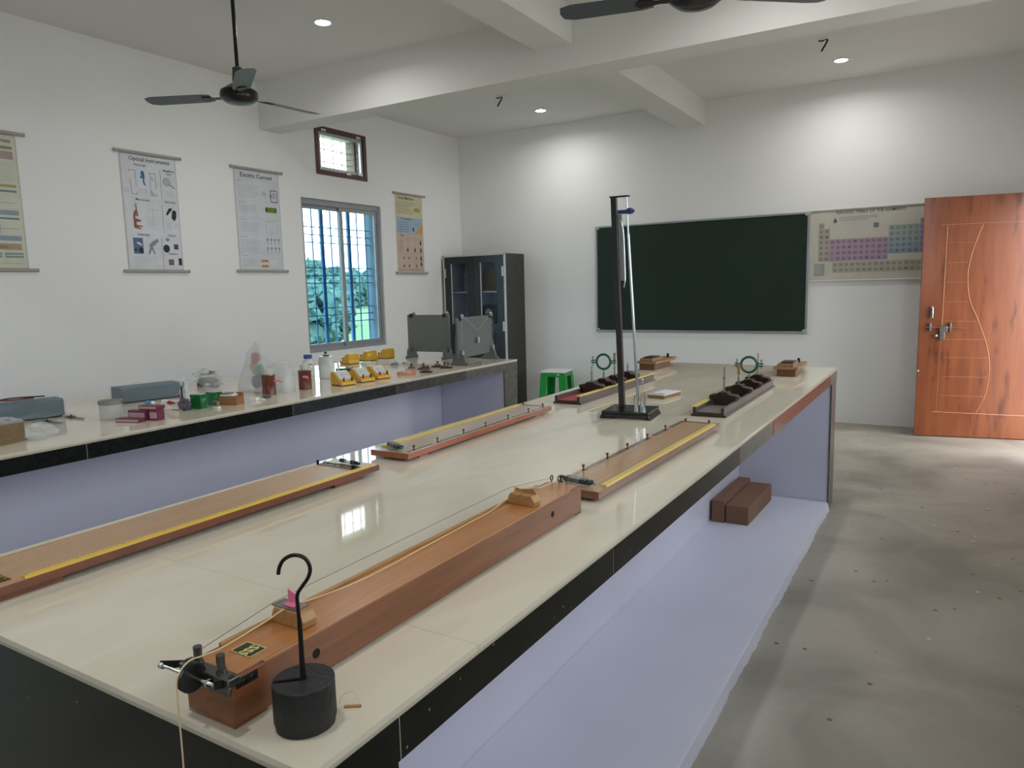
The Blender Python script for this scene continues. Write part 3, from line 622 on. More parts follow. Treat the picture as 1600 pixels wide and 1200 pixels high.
for (a, b, hx) in ((cx0+.021, ox-.002, cx0+.03), (ox+.002, cx1-.021, cx1-.03)):
    k = MB(); q = .105; z0_, z1_ = .06, cz-.002; mz = [(.95, 1.06)]
    CB(k, a, a+q, cy0-.0, cy0+.018, z0_, z1_); CB(k, b-q, b, cy0, cy0+.018, z0_, z1_); CB(k, a+q, b-q, cy0, cy0+.018, z1_-.085, z1_); CB(k, a+q, b-q, cy0, cy0+.018, z0_, z0_+.09); CB(k, a+q, b-q, cy0, cy0+.018, .95, 1.06)
    dr = k.build('door', cabB, th, smooth=False)
    k = MB(); CB(k, a+q, b-q, cy0+.007, cy0+.010, 1.06, z1_-.085); CB(k, a+q, b-q, cy0+.007, cy0+.010, z0_+.09, .95); k.build('pane', paneC, dr, smooth=False)
    k = MB(); CB(k, a+q-.002, a+q+.008, cy0-.002, cy0+.004, 1.06, z1_-.085); k.build('bead', cabW, dr, smooth=False)
    for zz in (1.72, 1.03, .2): k = MB(); CB(k, hx-.018, hx+.012, cy0-.006, cy0+.004, zz-.06, zz+.06); k.build('hinge', M('white_hinge', 'c4c6c8', .4, .4), dr)
o = MB().box(-.13, .13, -.1, .1, 0, .27).build('cardboard_box', M('brown_carton', '8a6842', .8), loc=(-5.11, 8.1, 1.475), bevel=.004); tag(o, 'brown carton on the upper right shelf inside the glazed cabinet', 'box')
o = MB().box(-.1, .1, -.12, .12, 0, .24).box(-.09, .09, -.121, -.119, .14, .143, grey1).box(-.02, .02, -.121, -.119, .03, .14, grey1).build('equipment_carton', M('pale_carton', 'b9bcc0', .7), loc=(-5.45, 8.12, 1.475)); tag(o, 'pale printed carton on the upper left shelf inside the cabinet', 'box')
o = thing('boxed_instrument', 'dark square instrument on the middle shelf behind the right cabinet door', 'instrument', (-5.17, 8.05, 1.0))
MB().box(-.1, .1, -.05, .05, 0, .30).build('case', M('dark_green_case', '2e3a38', .5), o, bevel=.01); MB().cyl((0, -.05, .2), (0, -.06, .2), .05, mt=whiteP).box(-.07, .07, -.056, -.05, .03, .1, grey1).build('dial', whiteP, o)
# ------------------------------------------------------------------ stool
th = thing('plastic_stool', 'green plastic stool with a white top against the back wall', 'stool', (-4.165, 7.96, 0), D(8))
gP = M('green_plastic', '1f9a3e', .35); hs, ht, hb = .49, .155, .185
pr_ = []
seat = MB().box(-ht-.008, ht+.008, -ht-.008, ht+.008, hs-.028, hs, whiteP)
seat.build('seat', M('white_stool_plastic', 'dfe1dd', .35, bump=.3, bscale=90), th, bevel=.012)
MB().prism([(-ht, -ht), (ht, -ht), (ht, ht), (-ht, ht)], lambda a, b, d: (a*(1+.02*(d > hs-.04)), b*(1+.0), d), hs-.075, hs-.028).build('apron', gP, th, bevel=.006)
for sx in (-1, 1):
    for sy in (-1, 1):
        l = MB()
        def q(ax, ay, z):
            kx = hb+(ht-hb)*z/hs; return (sx*(kx-ax), sy*(kx-ay), z)
        for (a, b) in (((0, .085), (0, .012)), ((0, .012), (0, .085))):
            vs_ = [l.bm.verts.new(q(ax, ay, z)) for z in (0, hs-.07) for ay in b for ax in a]
            for ii in ((0, 2, 3, 1), (4, 5, 7, 6), (0, 1, 5, 4), (2, 6, 7, 3), (0, 4, 6, 2), (1, 3, 7, 5)): l.bm.faces.new([vs_[j] for j in ii])
        l.mi(gP); l.build('leg', gP, th, bevel=.004)
MB().box(-hb+.01, hb-.01, -hb+.004, -hb+.012, .10, .16).box(-hb+.01, hb-.01, hb-.012, hb-.004, .10, .16).box(-hb+.004, -hb+.012, -hb+.01, hb-.01, .10, .16).box(hb-.012, hb-.004, -hb+.01, hb-.01, .10, .16).build('stretcher', gP, th)
MB().ball((.07, -ht-.002, hs-.045), .018, .003, .008, mt=whiteP).build('emblem', whiteP, th)

# ------------------------------------------------------------------ wooden door leaf (door_1) swung into the room
doorM = wood('orange_brown_door_wood', '814325', '96532f', 3.0, (5, 5, .55), .38, .25, knots=True); glintM = wood('door_groove_glint', 'd08e68', 'dc9c74', 5, (5, 5, 1), .3, .3)  # paler bead colour paints the light reflecting off the door grooves
ang = math.atan2(8.047-7.875, .622+.26)
dr = MB().box(0, .972, 0, .036, .008, 2.235).build('door_1', doorM, loc=(-.26, 7.88, 0), rz=ang, bevel=.002); dr['kind'] = 'structure'
gm = MB()
def bead(pts, rr=.003): gm.tube([(a, -.0005, z) for a, z in pts], rr, 6)
bead([(.145, 1.985), (.97, 1.985)], .0015); bead([(.145, .24), (.97, .225)], .003)
bead([(.192, 1.975), (.187, 1.06)], .0035); bead([(.184, .98), (.175, .24)], .0012)
cvp = catmull([(.475, 0, 1.97), (.44, 0, 1.87), (.395, 0, 1.70), (.375, 0, 1.52), (.40, 0, 1.30), (.475, 0, 1.11), (.555, 0, .88), (.59, 0, .66), (.57, 0, .42), (.505, 0, .245)])
bead([(p.x, p.z) for p in cvp], .0035)
for z in (1.82, 1.64, 1.46, 1.28, 1.10, .93, .76, .58, .40):
    xr_ = min((abs(p.z-z), p.x) for p in cvp)[1]; bead([(.21, z), (xr_-.01, z-.003)], .0010)
gm.build('groove_glints', glintM, dr)  # raised beads stand for grooves, their glint put into the colour
hh = MB().box(.088, .112, -.012, 0, 1.13, 1.24).cyl((.10, -.012, 1.225), (.10, -.03, 1.225), .008).tube(catmull([(.10, -.03, 1.228), (.10, -.034, 1.18), (.10, -.030, 1.135)]), .007)
hh.build('door_handle', chrome, dr)
MB().cyl((.055, -.016, 1.047), (.365, -.016, 1.033), .0055).build('bolt', M('coppery_steel', 'a87a62', .35, .7), dr)
MB().box(.078, .098, -.022, 0, 1.01, 1.085).box(.245, .262, -.022, 0, 1.0, 1.085).box(.165, .232, -.026, -.018, 1.0, 1.052).box(.168, .21, -.026, -.02, .925, 1.0).build('hasp', steel, dr, bevel=.003)
MB().cyl((.19, -.0262, .965), (.19, -.0275, .965), .005).build('slot', blackM, dr)
MB().ball((.14, -.02, .965), .016, mt=chrome).cyl((.14, -.02, .965), (.14, 0, .965), .008, mt=chrome).build('lock_knob', chrome, dr)
MB().ball((.006, -.008, .63), .011).build('latch', chrome, dr)

# ------------------------------------------------------------------ sonometer
sonW = wood('reddish_teak', '6d3f22', '834e2d', 5, (10, .8, 10), .4, .25); palew = wood('pale_wood', '9c7040', 'b48a55', 6, (9, 1.2, 9), .5, .1); sonT = wood('pinkish_spruce_top', 'a86e3f', 'b87e4a', 5, (14, .6, 10), .4, .25)
sx, sy, sh = -.8455, .578, .070; sw = .0495; sl = 1.066
th = thing('sonometer', 'long reddish wooden sonometer box with pulley and strings on the central bench', 'sonometer', (sx, sy, TOP))
b = MB(); b.box(-sw, sw, 0, sl, .004, sh, sonW)
b.box(-sw, sw, 0, .055, 0, .004, sonW); b.box(-sw, sw, sl-.03, sl, 0, .004, sonW)
b.build('body', sonW, th, bevel=.0015)
MB().box(-sw+.008, sw-.008, .0, sl-.0, sh, sh+.0012).build('soundboard', sonT, th, smooth=False)
MB().box(-sw, -sw+.007, .055, sl-.06, sh, sh+.006).build('rail', palew, th, bevel=.001); MB().box(sw-.006, sw, .055, sl-.06, sh, sh+.0028).build('rail', sonT, th, bevel=.001)
for yy in (.149, .909): MB().cyl((sw-.002, yy, .040), (sw+.0004, yy, .040), .0075, seg=20).build('sound_hole', M('hole_black', '120c09', .9), th)
for (yy, zt) in ((.160, .026), (.862, .026)):
    wb = thing('bridge_block', 'wooden sonometer bridge with a metal plate and pink tag, nearer the pulley' if yy < .5 else 'plain wooden sonometer bridge near the far pegs', 'bridge', (sx+(-.006 if yy < .5 else .0), sy+yy, TOP+sh+.0012), D(-6 if yy > .5 else 0))
    w2 = .037 if yy < .5 else .041
    MB().prism([(-w2, 0), (w2-.006, 0), (w2-.002, .012), (w2-.012, zt), (-w2+.008, zt), (-w2+.002, .013)], lambda a, c_, d: (a, d, c_), -.014, .014).build('wedge', palew, wb, bevel=.0015)
    if yy < .5:
        MB().box(-.036, .018, -.012, .014, zt, zt+.002).build('plate', steel, wb); 
        MB().prism([(-.018, .002), (.004, .006), (.006, .022), (-.004, .018), (-.018, .024)], lambda a, c_, d: (a, .006+d, zt+c_), 0, .0015).prism([(-.018, -.006), (.005, -.006), (.005, .012), (-.018, .012)], lambda a, c_, d: (a, c_, zt+.0022+d), 0, .0008).build('paper_tag', M('pink_paper', 'e2789c', .6), wb, label='pink paper tag')
    else: MB().prism([(-.035, zt), (.03, zt), (.02, zt+.012), (-.02, zt+.006), (-.035, zt+.010)], lambda a, c_, d: (a, d, c_), .008, .011).build('ridge', palew, wb)
# label plate with black and yellow marks
lp = MB().box(-.020, .022, .052, .083, sh+.0012, sh+.0018, M('black_label', '1c1a14', .4))
ylw = M('pale_yellow_print', 'd8cf80', .5)
for i_, t_ in enumerate('SSS'): lp.text(t_, .022, Matrix(((0, 1, 0, -.004), (-1, 0, 0, .080-i_*.0095), (0, 0, 1, sh+.0021), (0, 0, 0, 1))), ylw, bold=.03)
for (a, b_, c_, d) in ((-.020, .022, .052, .0535), (-.020, .022, .0815, .083), (-.020, -.0185, .052, .083), (.0205, .022, .052, .083)): lp.box(a, b_, c_, d, sh+.0018, sh+.0021, ylw)
lp.keepn = True
lp.build('nameplate', ylw, th, smooth=False)
# clamp and pulley
ct = MB().box(-sw+.008, sw+.012, -.014, .006, sh-.001, sh+.010).box(-sw+.008, sw+.012, -.014, -.009, sh-.014, sh-.001)
ct.build('clamp_bar', M('worn_steel', '75706c', .3, .9), th, bevel=.0015)
for px_ in (-.012, .036):
    MB().cyl((px_, -.004, sh+.010), (px_, -.004, sh+.016), .007).cyl((px_, -.004, sh+.016), (px_, -.004, sh+.036), .0052, .0060).cyl((px_, -.004, sh+.022), (px_+.005, -.010, sh+.022), .0035).build('tension_pin', MATS['worn_steel'], th)
for px_ in (-sw+.014, sw+.006):
    MB().cyl((px_, -.004, sh+.0101), (px_, -.004, sh+.0108), .004, mt=blackM).build('screw_hole', blackM, th)
ax = [(-.0645, -.026, sh+.006), (.052, -.028, sh+.009)]
pu = MB().lathe([(.002, -.004), (.019, -.004), (.020, -.003), (.017, 0), (.020, .003), (.019, .004), (.002, .004)], seg=28)
p = pu.build('pulley', blackM, th); p.location = (.0045, -.027, sh+.007); p.rotation_euler = (0, PI/2, D(-3))
MB().cyl(ax[0], ax[1], .0022).ball(ax[0], .0045).cyl((.040, -.028, sh+.0088), (.0435, -.028, sh+.0088), .0055).build('axle', chrome, th)
for sgn, a0 in ((-1, ax[0]), (1, ax[1])):
    xs = sgn*(sw+.0016); e0 = (xs, .012, sh-.006)
    b = MB(); p0, p1 = Vector(a0), Vector(e0)
    b.prism([(0, -.006), (1, -.005), (1, .005), (0, .006)], lambda t_, h_, d: (p0.x+(p1.x-p0.x)*t_+d, p0.y+(p1.y-p0.y)*t_, p0.z+(p1.z-p0.z)*t_+h_), -.0008, .0008, blackM)
    b.box(min(xs-.0006, xs+.0012), max(xs-.0006, xs+.0012), .006, .040, sh-.014, sh-.002, blackM)
    b.cyl((xs, .018, sh-.008), (xs+sgn*.003, .018, sh-.008), .003, mt=chrome).cyl((xs, .032, sh-.008), (xs+sgn*.003, .032, sh-.008), .003, mt=chrome)
    b.build('pulley_arm', blackM, th)
for (hx, hy) in ((-.028, 1.052), (-.008, 1.055), (.012, 1.058)):
    MB().cyl((hx, hy, sh), (hx, hy, sh+.010), .0012).tube([(hx, hy+.0065*math.cos(a), sh+.016+.0065*math.sin(a)) for a in [2*PI*k_/14 for k_ in range(14)]], .0016, 6, closed=True).build('hook', M('dark_steel', '4a4642', .35, .8), th)
cordM = M('cream_cord', 'd8c29a', .8)
def wpt(x, y, z): return (x-sx, y-sy, z-TOP)
MB().tube([wpt(-.857, .575, 1.022), wpt(-.887, .735, TOP+sh+.031), wpt(-.886, 1.44, TOP+sh+.036), wpt(-.8755, 1.628, TOP+sh+.016)], .0006, 5).build('wire', M('thin_wire', '8a8478', .4, .6), th)
cp = [(-.8430, .530, .90), (-.8425, .5295, .97), (-.8425, .531, 1.003), (-.8425, .538, 1.016), (-.8430, .552, 1.0225), (-.850, .575, 1.0165), (-.862, .62, 1.0075), (-.864, .69, 1.012), (-.858, .738, TOP+sh+.0285), (-.862, .80, 1.010), (-.868, .93, .9985), (-.874, 1.10, .9975), (-.878, 1.25, .998), (-.874, 1.36, 1.004), (-.864, 1.44, TOP+sh+.0415), (-.866, 1.54, 1.006), (-.858, 1.63, TOP+sh+.01)]
low = [(-.8450, .530, .25), (-.8425, .529, .55), (-.8435, .5285, .78)]
o = MB().tube(catmull(low+cp, 6), .0011, 6).build('cord', cordM); tag(o, 'cream cord running along the sonometer, over its pulley and down the bench front', 'cord')

# ------------------------------------------------------------------ slotted weight with hook
th = thing('slotted_weight', 'black slotted iron weight with a tall hook standing beside the sonometer', 'weight', (-.7255, .637, TOP))
wm = MB(); R0 = .0415; n = 44; hw = .0042; a0 = math.asin(hw/R0); base = D(222)
outl = [(R0*math.cos(base+a0+(2*PI-2*a0)*k_/n), R0*math.sin(base+a0+(2*PI-2*a0)*k_/n)) for k_ in range(n+1)]
nx, ny = -math.sin(base), math.cos(base)
outl += [(-nx*hw, -ny*hw), (.004*math.cos(base+PI), .004*math.sin(base+PI)), (nx*hw, ny*hw)]
wm.prism(outl, lambda a, b_, d: (a, b_, d), .009, .064); wm.build('disc_stack', blackI, th, bevel=.0015)
MB().lathe([(.034, 0), (.0395, .001), (.0395, .0085), (.001, .009)], seg=36).build('base_disc', blackI, th)
hk = [(0, .009), (0, .08), (0, .138), (-.001, .165), (-.0005, .182), (.007, .194), (.015, .205), (.0185, .217), (.0150, .229), (.0060, .2355), (-.0055, .236), (-.016, .230), (-.0215, .221), (-.024, .211)]
pts = catmull([(.855*a, .518*a, z) for a, z in hk], 6)
rad = [(.0046-.0014*min(1, p_.z/.13) if p_.z < .142 else (.0032-.0006*min(1, (p_.z-.142)/.006))) for p_ in pts]
MB().tube(pts, rad, 12).build('hook_rod', M('dark_iron', '201d1b', .35, .5), th)
o = thing('string_tag', 'loop of thin string on a small stick beside the black weight', 'string', (-.695, .695, TOP))
MB().box(-.012, .012, -.002, .002, 0, .003, rot=Rz(D(35))).build('stick', palew, o)
MB().tube(catmull([(.009, .006, .002), (.004, .008, .008), (-.002, .008, .016), (-.012, .004, .017), (-.02, -.002, .010), (-.022, -.004, .001)], 6), .0005, 5).build('loop', cordM, o)

# ------------------------------------------------------------------ ten wire potentiometer
th = thing('potentiometer_board', 'wide ten-wire potentiometer board with yellow scale, lower left on the central bench', 'potentiometer', (-1.635, .60, TOP))
pw = .095; pl = 1.115; potT = wood('light_brown_board', 'b48a64', 'c09672', 5, (14, .5, 8), .4, .2); potS = wood('reddish_board_edge', '613520', '764128', 5, (8, 1, 8), .45, .2)
MB().box(-pw, pw, 0, pl, .014, .032, potS).box(-pw+.0005, pw-.0005, .0005, pl-.0005, .032, .0328, potT).build('board', potS, th, bevel=.001)
for yy in (.03, .93): MB().box(-pw+.01, pw-.012, yy, yy+.12, 0, .014).build('foot', potS, th)
scaleM = M('yellow_scale', 'd9b648', .4); tickM = M('pale_yellow_tick', 'e8d9a0', .5)
sc_ = MB().box(pw-.014, pw-.001, .075, 1.09, .0328, .038, scaleM)
for k_ in range(101): sc_.box(pw-.014, pw-(.011 if k_ % 5 else .008), .080+k_*.01, .0815+k_*.01, .038, .0382, ink if k_ % 10 == 0 else tickM)
sc_.build('scale', scaleM, th, smooth=False)
wr = MB()
for k_ in range(10):
    xx = -pw+.012+k_*.0158; wr.cyl((xx, .07, .0345), (xx, 1.04, .0345), .0006, seg=5)
wr.build('resistance_wire', M('silver_wire', 'c9b8a4', .3, .7), th)
db = M('old_brass_plate', '5e4a2c', .4, .7)
for (yy, nm) in ((.045, 'near'), (1.045, 'far')):
    tp = MB()
    for k_ in range(5):
        xx = -pw+.012+k_*.033; tp.box(xx-.004, xx+.021, yy-.014, yy+.016, .0328, .0348, db)
        for q_ in (0, .0158): tp.cyl((xx+q_, yy+.008, .0348), (xx+q_, yy+.008, .0375), .0035, seg=10, mt=brass)
    tp.box(-pw+.006, pw-.018, yy-.022, yy-.016, .0328, .0345, db)
    tp.build('terminal_strip', db, th, bevel=.0005)
    if nm == 'far':
        for xx in (-pw+.01, pw-.03, pw-.018): MB().cyl((xx, yy-.018, .0345), (xx, yy-.018, .048), .004, .0045, mt=blackM, seg=12).build('terminal', blackM, th)
jk = thing('sliding_jockey', 'black and clear sliding jockey lying across the far end of the ten-wire board', 'jockey', (-1.63, 1.672, TOP+.0348), D(-8))
MB().cyl((-.040, 0, .007), (-.0145, 0, .007), .0062).build('grip', blackM, jk); MB().cyl((.0145, 0, .007), (.040, 0, .007), .0068).build('grip', blackM, jk)
MB().box(-.014, .014, -.006, .006, .003, .011).build('middle_piece', M('clear_acrylic', 'cfd8d4', .1, alpha=.55), jk)
MB().ball((.048, 0, .007), .005).ball((.054, 0, .008), .004).cyl((.038, 0, .007), (.052, 0, .007), .002).build('knob', M('dark_steel', '4a4642', .35, .8), jk)
# ------------------------------------------------------------------ metre bridges
def metre_bridge(label, x, y, rz, W, L, wood_top, wood_side, side, group=None):
    th = thing('metre_bridge', label, 'metre bridge', (x, y, TOP), rz)
    MB().box(-W/2, W/2, 0, L, .010, .030, wood_side).box(-W/2+.0005, W/2-.0005, .0005, L-.0005, .030, .0306, wood_top).build('board', wood_side, th, bevel=.001)
    for yy in (.08, L-.14): MB().box(-W/2+.014, W/2-.014, yy, yy+.05, 0, .010).build('foot', wood_side, th)
    e = side*(W/2-.012)
    s_ = MB().box(e-.010, e+.010, .055, L-.045, .0306, .036, M('yellow_rule', 'd9c068', .35))
    for k_ in range(100): s_.box(e-.010, e-.004 if k_ % 5 else e, .06+k_*(L-.11)/100, .0608+k_*(L-.11)/100, .036, .0361, M('olive_tick', '8a7c34', .5))
    s_.build('scale', MATS['yellow_rule'], th, smooth=False)
    st = MB(); xo = -side*(W/2-.014)
    gaps = [(.02, .16), (.20, .34), (.38, L-.38), (L-.34, L-.20), (L-.16, L-.02)]
    for a, b_ in gaps: st.box(xo-.009, xo+.009, a, b_, .0306, .0322)
    st.box(-W/2+.02, W/2-.03, L-.028, L-.016, .0306, .0325)
    st.build('copper_strip', M('dull_plate', 'a3968a', .25, .85), th)
    for k_, yy in enumerate((.05, .19, .36, .52, .70, .88)):
        MB().cyl((xo, yy, .032), (xo, yy, .043), .0022, seg=10).cyl((xo, yy, .043), (xo, yy, .050), .0042, .0046, seg=12).cyl((xo, yy, .032), (xo, yy, .0345), .0045, seg=12).build('terminal', M('aged_brass', '6b5436', .35, .8), th)
    for xx in (-W/2+.025, W/2-.035): MB().cyl((xx, L-.022, .0325), (xx, L-.022, .044), .004, .0045, seg=12).build('end_terminal', M('aged_brass', '6b5436', .35, .8), th)
    MB().cyl((e-side*.018, .05, .0345), (e-side*.018, L-.03, .0345), .0005, seg=5).build('bridge_wire', MATS['silver_wire'], th)
    return th
mbT = wood('warm_tan_board', 'ab8460', 'ba926c', 5, (14, .5, 8), .3, .35); mbS = wood('brown_board_edge', '6c4636', '7f5644', 5, (8, 1, 8), .4, .3)
mbT2 = wood('pale_pinkish_board', 'b3a090', 'bfae9e', 5, (14, .5, 8), .2, .5); mbS2 = wood('orange_red_board_edge', '8a4526', '9e5633', 5, (8, 1, 8), .35, .3)
metre_bridge('tan metre bridge with yellow rule, beyond the sonometer at the right edge of the bench', -.866, 1.738, D(-1.2), .155, 1.10, mbT, mbS, 1)
metre_bridge('reddish metre bridge with yellow rule, along the left edge of the central bench', -1.640, 1.88, D(1.2), .165, 1.08, mbT2, mbS2, -1)
def jockey(x, y, z, rz, label):
    jk = thing('sliding_jockey', label, 'jockey', (x, y, z), rz)
    MB().box(-.046, .046, -.012, .012, .0, .012).build('body', M('black_ebonite', '1f2321', .2), jk, bevel=.002)
    MB().box(-.03, .012, -.0125, .0125, .003, .0128).build('plate', M('green_grey_acrylic', '5c665e', .15), jk)
    MB().cyl((-.056, 0, .006), (-.046, 0, .006), .0055).cyl((.046, 0, .006), (.054, 0, .006), .002).ball((.058, 0, .006), .0042).ball((.034, 0, .014), .0055).build('knob', steel, jk)
jockey(-.872, 1.785, TOP+.0365, D(-14), 'black jockey resting on the near end of the tan metre bridge')
jockey(-1.650, 1.925, TOP+.0365, D(-26), 'black jockey resting on the near end of the reddish metre bridge')

# ------------------------------------------------------------------ tall elasticity stand
blk = M('black_enamel', '141515', .22, coat=.3)
def lean(mb, k=.036):
    for v in mb.bm.verts: v.co.x -= k*(v.co.z-.034)
    return mb
th = thing('tall_stand', 'tall black upright stand with silver tube on a black base, middle of central bench', 'laboratory stand', (-1.200, 3.015, TOP), D(6))
b = MB(); b.box(-.115, .095, -.095, .10, .022, .034, blk)
for sx_ in (-1, 1): b.prism([(-.01+sx_*0, 0), (.018, 0), (.004, .022), (-.004, .022)], lambda a, c_, d: ((-.108 if sx_ < 0 else .088)+a*sx_, d, c_), -.095, .10, blk)
b.prism([(-.115, .022), (.095, .022), (.103, .006), (-.123, .006)], lambda a, c_, d: (a, -.095+d, c_), 0, .008, blk)
b.build('base', blk, th, bevel=.003)
up = MB(); up.box(-.060, -.036, -.012, .010, .034, .957); up.box(-.058, -.038, .006, .020, .034, .957); lean(up).build('upright', blk, th, bevel=.001)
lean(MB().box(-.066, .022, -.010, .010, .957, .963)).build('top_arm', blk, th, bevel=.001)
lean(MB().box(-.050, -.020, .010, .022, .60, .885)).build('scale_plate', M('grey_white_plate', '8e9390', .4, .3), th)
lean(MB().tube(catmull([(-.024, .012, .86), (-.016, .014, .80), (-.016, .014, .62), (-.022, .012, .57)]), .003, 8, mt=chrome)).build('side_wire', chrome, th)
lean(MB().cyl((.008, 0, .957), (.010, 0, .80), .0035, .004).cyl((.010, 0, .80), (.026, 0, .07), .0058, .0065, mt=None)).build('tube', M('silver_tube', 'b9bfc4', .18, .9), th)
lean(MB().box(-.032, .026, -.010, .010, .886, .902).box(.012, .032, -.012, .012, .884, .908).ball((.034, 0, .896), .009)).build('clamp', M('blue_clamp_enamel', '27386a', .35), th, bevel=.002)
for (xx, yy, h_, rr_) in ((.022, -.02, .062, .010), (.050, -.012, .075, .011), (.040, .014, .065, .009)):
    MB().lathe([(rr_, .034), (rr_, .034+h_*.75), (rr_*.8, .034+h_*.78), (rr_*.8, .034+h_)], (xx, yy, 0), seg=16, mt=chrome).build('levelling_screw', chrome, th)
MB().cyl((.044, .0, .10), (.044, .0, .150), .0018).tube(catmull([(.044, 0, .150), (.048, 0, .160), (.044, 0, .168), (.040, 0, .163)]), .0018, 6).build('pin_hook', chrome, th)
# ------------------------------------------------------------------ optical benches
obW = M('brown_black_bakelite', '35261f', .35, nz=(10, .2)); obG = M('grey_brown_side', '5b4f4a', .4, nz=(6, .15)); rdM = M('dark_maroon_wood', '2e1a15', .35, nz=(10, .3)); rdTop = M('maroon_wood_top', '4a2f28', .3)
def bench_rail(label, x, y, rz, L, side, inner):
    th = thing('optical_bench', label, 'optical bench', (x, y, TOP), rz)
    pr1 = [(-.078, 0), (.078, 0), (.078, .006), (.068, .012), (.068, .040), (.056, .040), (.056, .018), (-.056, .018), (-.056, .040), (-.068, .040), (-.068, .012), (-.078, .006)]
    MB().prism(pr1, lambda a, c_, d: (a, d, c_), 0, L, obG).build('rail', obG, th)
    MB().prism([(a*.999, c_*.999+.0001) for a, c_ in pr1], lambda a, c_, d: (a, d, c_), -.002, .0, obW).build('end_face', obW, th)
    MB().box(-.055, .055, .003, L-.003, .018, .019).build('bed', inner, th, smooth=False)
    yr = MB().box(side*.062-.011, side*.062+.011, .0, L, .040, .045); yr.build('scale', M('yellow_rule', 'd9c068', .35), th)
    return th
def rider(x, y, rz, label, hrod, top=None, group=None):
    th = thing('bench_rider', label, 'optical bench rider', (x, y, TOP+.0195), rz)
    MB().prism([(-.062, .026), (-.062, .044), (-.030, .048), (-.018, .060), (.018, .060), (.030, .048), (.062, .044), (.062, .026), (.046, .022), (.040, 0), (-.040, 0), (-.046, .022)], lambda a, c_, d: (a, d, c_), -.030, .030, rdM).build('saddle', rdM, th, bevel=.002)
    MB().box(.056, .070, -.012, .012, .028, .040).build('set_screw', MATS['maroon_wood_top'], th, bevel=.003)
    MB().cyl((0, 0, .06), (0, 0, .06+hrod*.55), .0042, seg=10).cyl((0, 0, .06+hrod*.52), (0, 0, .06+hrod*.60), .007, seg=10).cyl((0, 0, .06+hrod*.55), (0, 0, .06+hrod), .003, seg=10).build('rod', steel, th)
    zt = .06+hrod
    if top == 'ring':
        grn = M('dark_green_enamel', '1f5a48', .35)
        g_ = MB(); cz_ = zt+.045
        g_.tube([(.040*math.cos(a), 0, cz_+.040*math.sin(a)) for a in [2*PI*k_/28 for k_ in range(28)]], .0066, 8, mt=grn, closed=True)
        for sg in (-1, 1):
            g_.box(min(sg*.040, sg*.072), max(sg*.040, sg*.072), -.006, .006, cz_-.009, cz_-.003, grn).box(min(sg*.040, sg*.072), max(sg*.040, sg*.072), -.006, .006, cz_+.003, cz_+.009, grn)
        g_.build('ring_clamp', grn, th)
        s_ = MB()
        for sg in (-1, 1): s_.cyl((sg*.062, 0, cz_-.022), (sg*.062, 0, cz_+.022), .003, seg=8).ball((sg*.062, 0, cz_+.024), .006)
        s_.build('clamp_screw', steel, th)
    if top == 'tab':
        MB().box(-.007, .007, -.002, .002, zt-.005, zt+.05).build('needle_card', M('brass_yellow_card', 'a8894e', .5), th)
    return th
bench_rail('dark optical bench with yellow scale and red bed, far left of the central bench', -1.622, 3.205, D(-.6), 1.02, 1, M('red_felt', 'b04a50', .8))
bench_rail('dark optical bench with grey bed, far right of the central bench', -.893, 3.125, D(.4), 1.05, -1, M('grey_bed', '6e6662', .5))
rider(-1.618, 3.49, D(2), 'dark optical rider with bare rod, nearest on the left optical bench', .085)
rider(-1.617, 3.64, D(1), 'dark optical rider holding the green ring clamp on the left optical bench', .045, 'ring')
rider(-1.616, 3.79, 0, 'dark optical rider with a brass card behind the left ring clamp', .075, 'tab')
rider(-1.614, 3.98, 0, 'dark optical rider with a bare rod, farthest on the left optical bench', .05)
rider(-.890, 3.37, D(1), 'dark optical rider with a bare rod, nearest on the right optical bench', .115)
rider(-.891, 3.64, D(-2), 'dark optical rider with a tan card, second on the right optical bench', .055, 'tab')
rider(-.893, 3.86, D(1), 'dark optical rider holding the green ring clamp on the right optical bench', .03, 'ring')
rider(-.896, 4.08, D(1), 'dark optical rider with a bare rod, farthest on the right optical bench', .115)
# ------------------------------------------------------------------ wooden resonance boxes at the far end
bxW = wood('golden_box_wood', '866444', '957252', 6, (8, 2, 8), .5, .1); bxD = wood('dark_box_wood', '5f3e24', '6d482b', 6, (6, 2, 6), .5, .1)
def wooden_key(label, x, y, rz, L, s=1.):
    th = thing('wooden_sounding_box', label, 'wooden box', (x, y, TOP), rz)
    W = .055*s
    MB().box(-W, W, 0, L, 0, .045).build('body', bxD, th, bevel=.001)
    MB().prism([(-W-.02, -.01), (W+.015, -.015), (W+.03, L-.03), (W+.01, L+.10), (-W+.01, L+.12), (-W-.02, L-.02)], lambda a, c_, d: (a, c_, d), .045, .060, bxW).build('lid', bxW, th, bevel=.001)
    MB().box(-W+.005, W-.015, .0, .20, .060, .080).build('raised_block', bxW, th, bevel=.001)
    MB().box(-W+.02, W-.02, .02, .15, .080, .088).build('dark_pad', blackM, th, bevel=.001)
    MB().box(.018, .034, L+.02, L+.03, .060, .088).build('peg', blackM, th, bevel=.001)
    return th
wooden_key('wooden sounding box with black pad at the far left end of the central bench', -1.775, 4.72, D(-2), .30)
wooden_key('wooden sounding box with black pad at the far right end of the central bench', -.855, 4.66, D(1), .27)
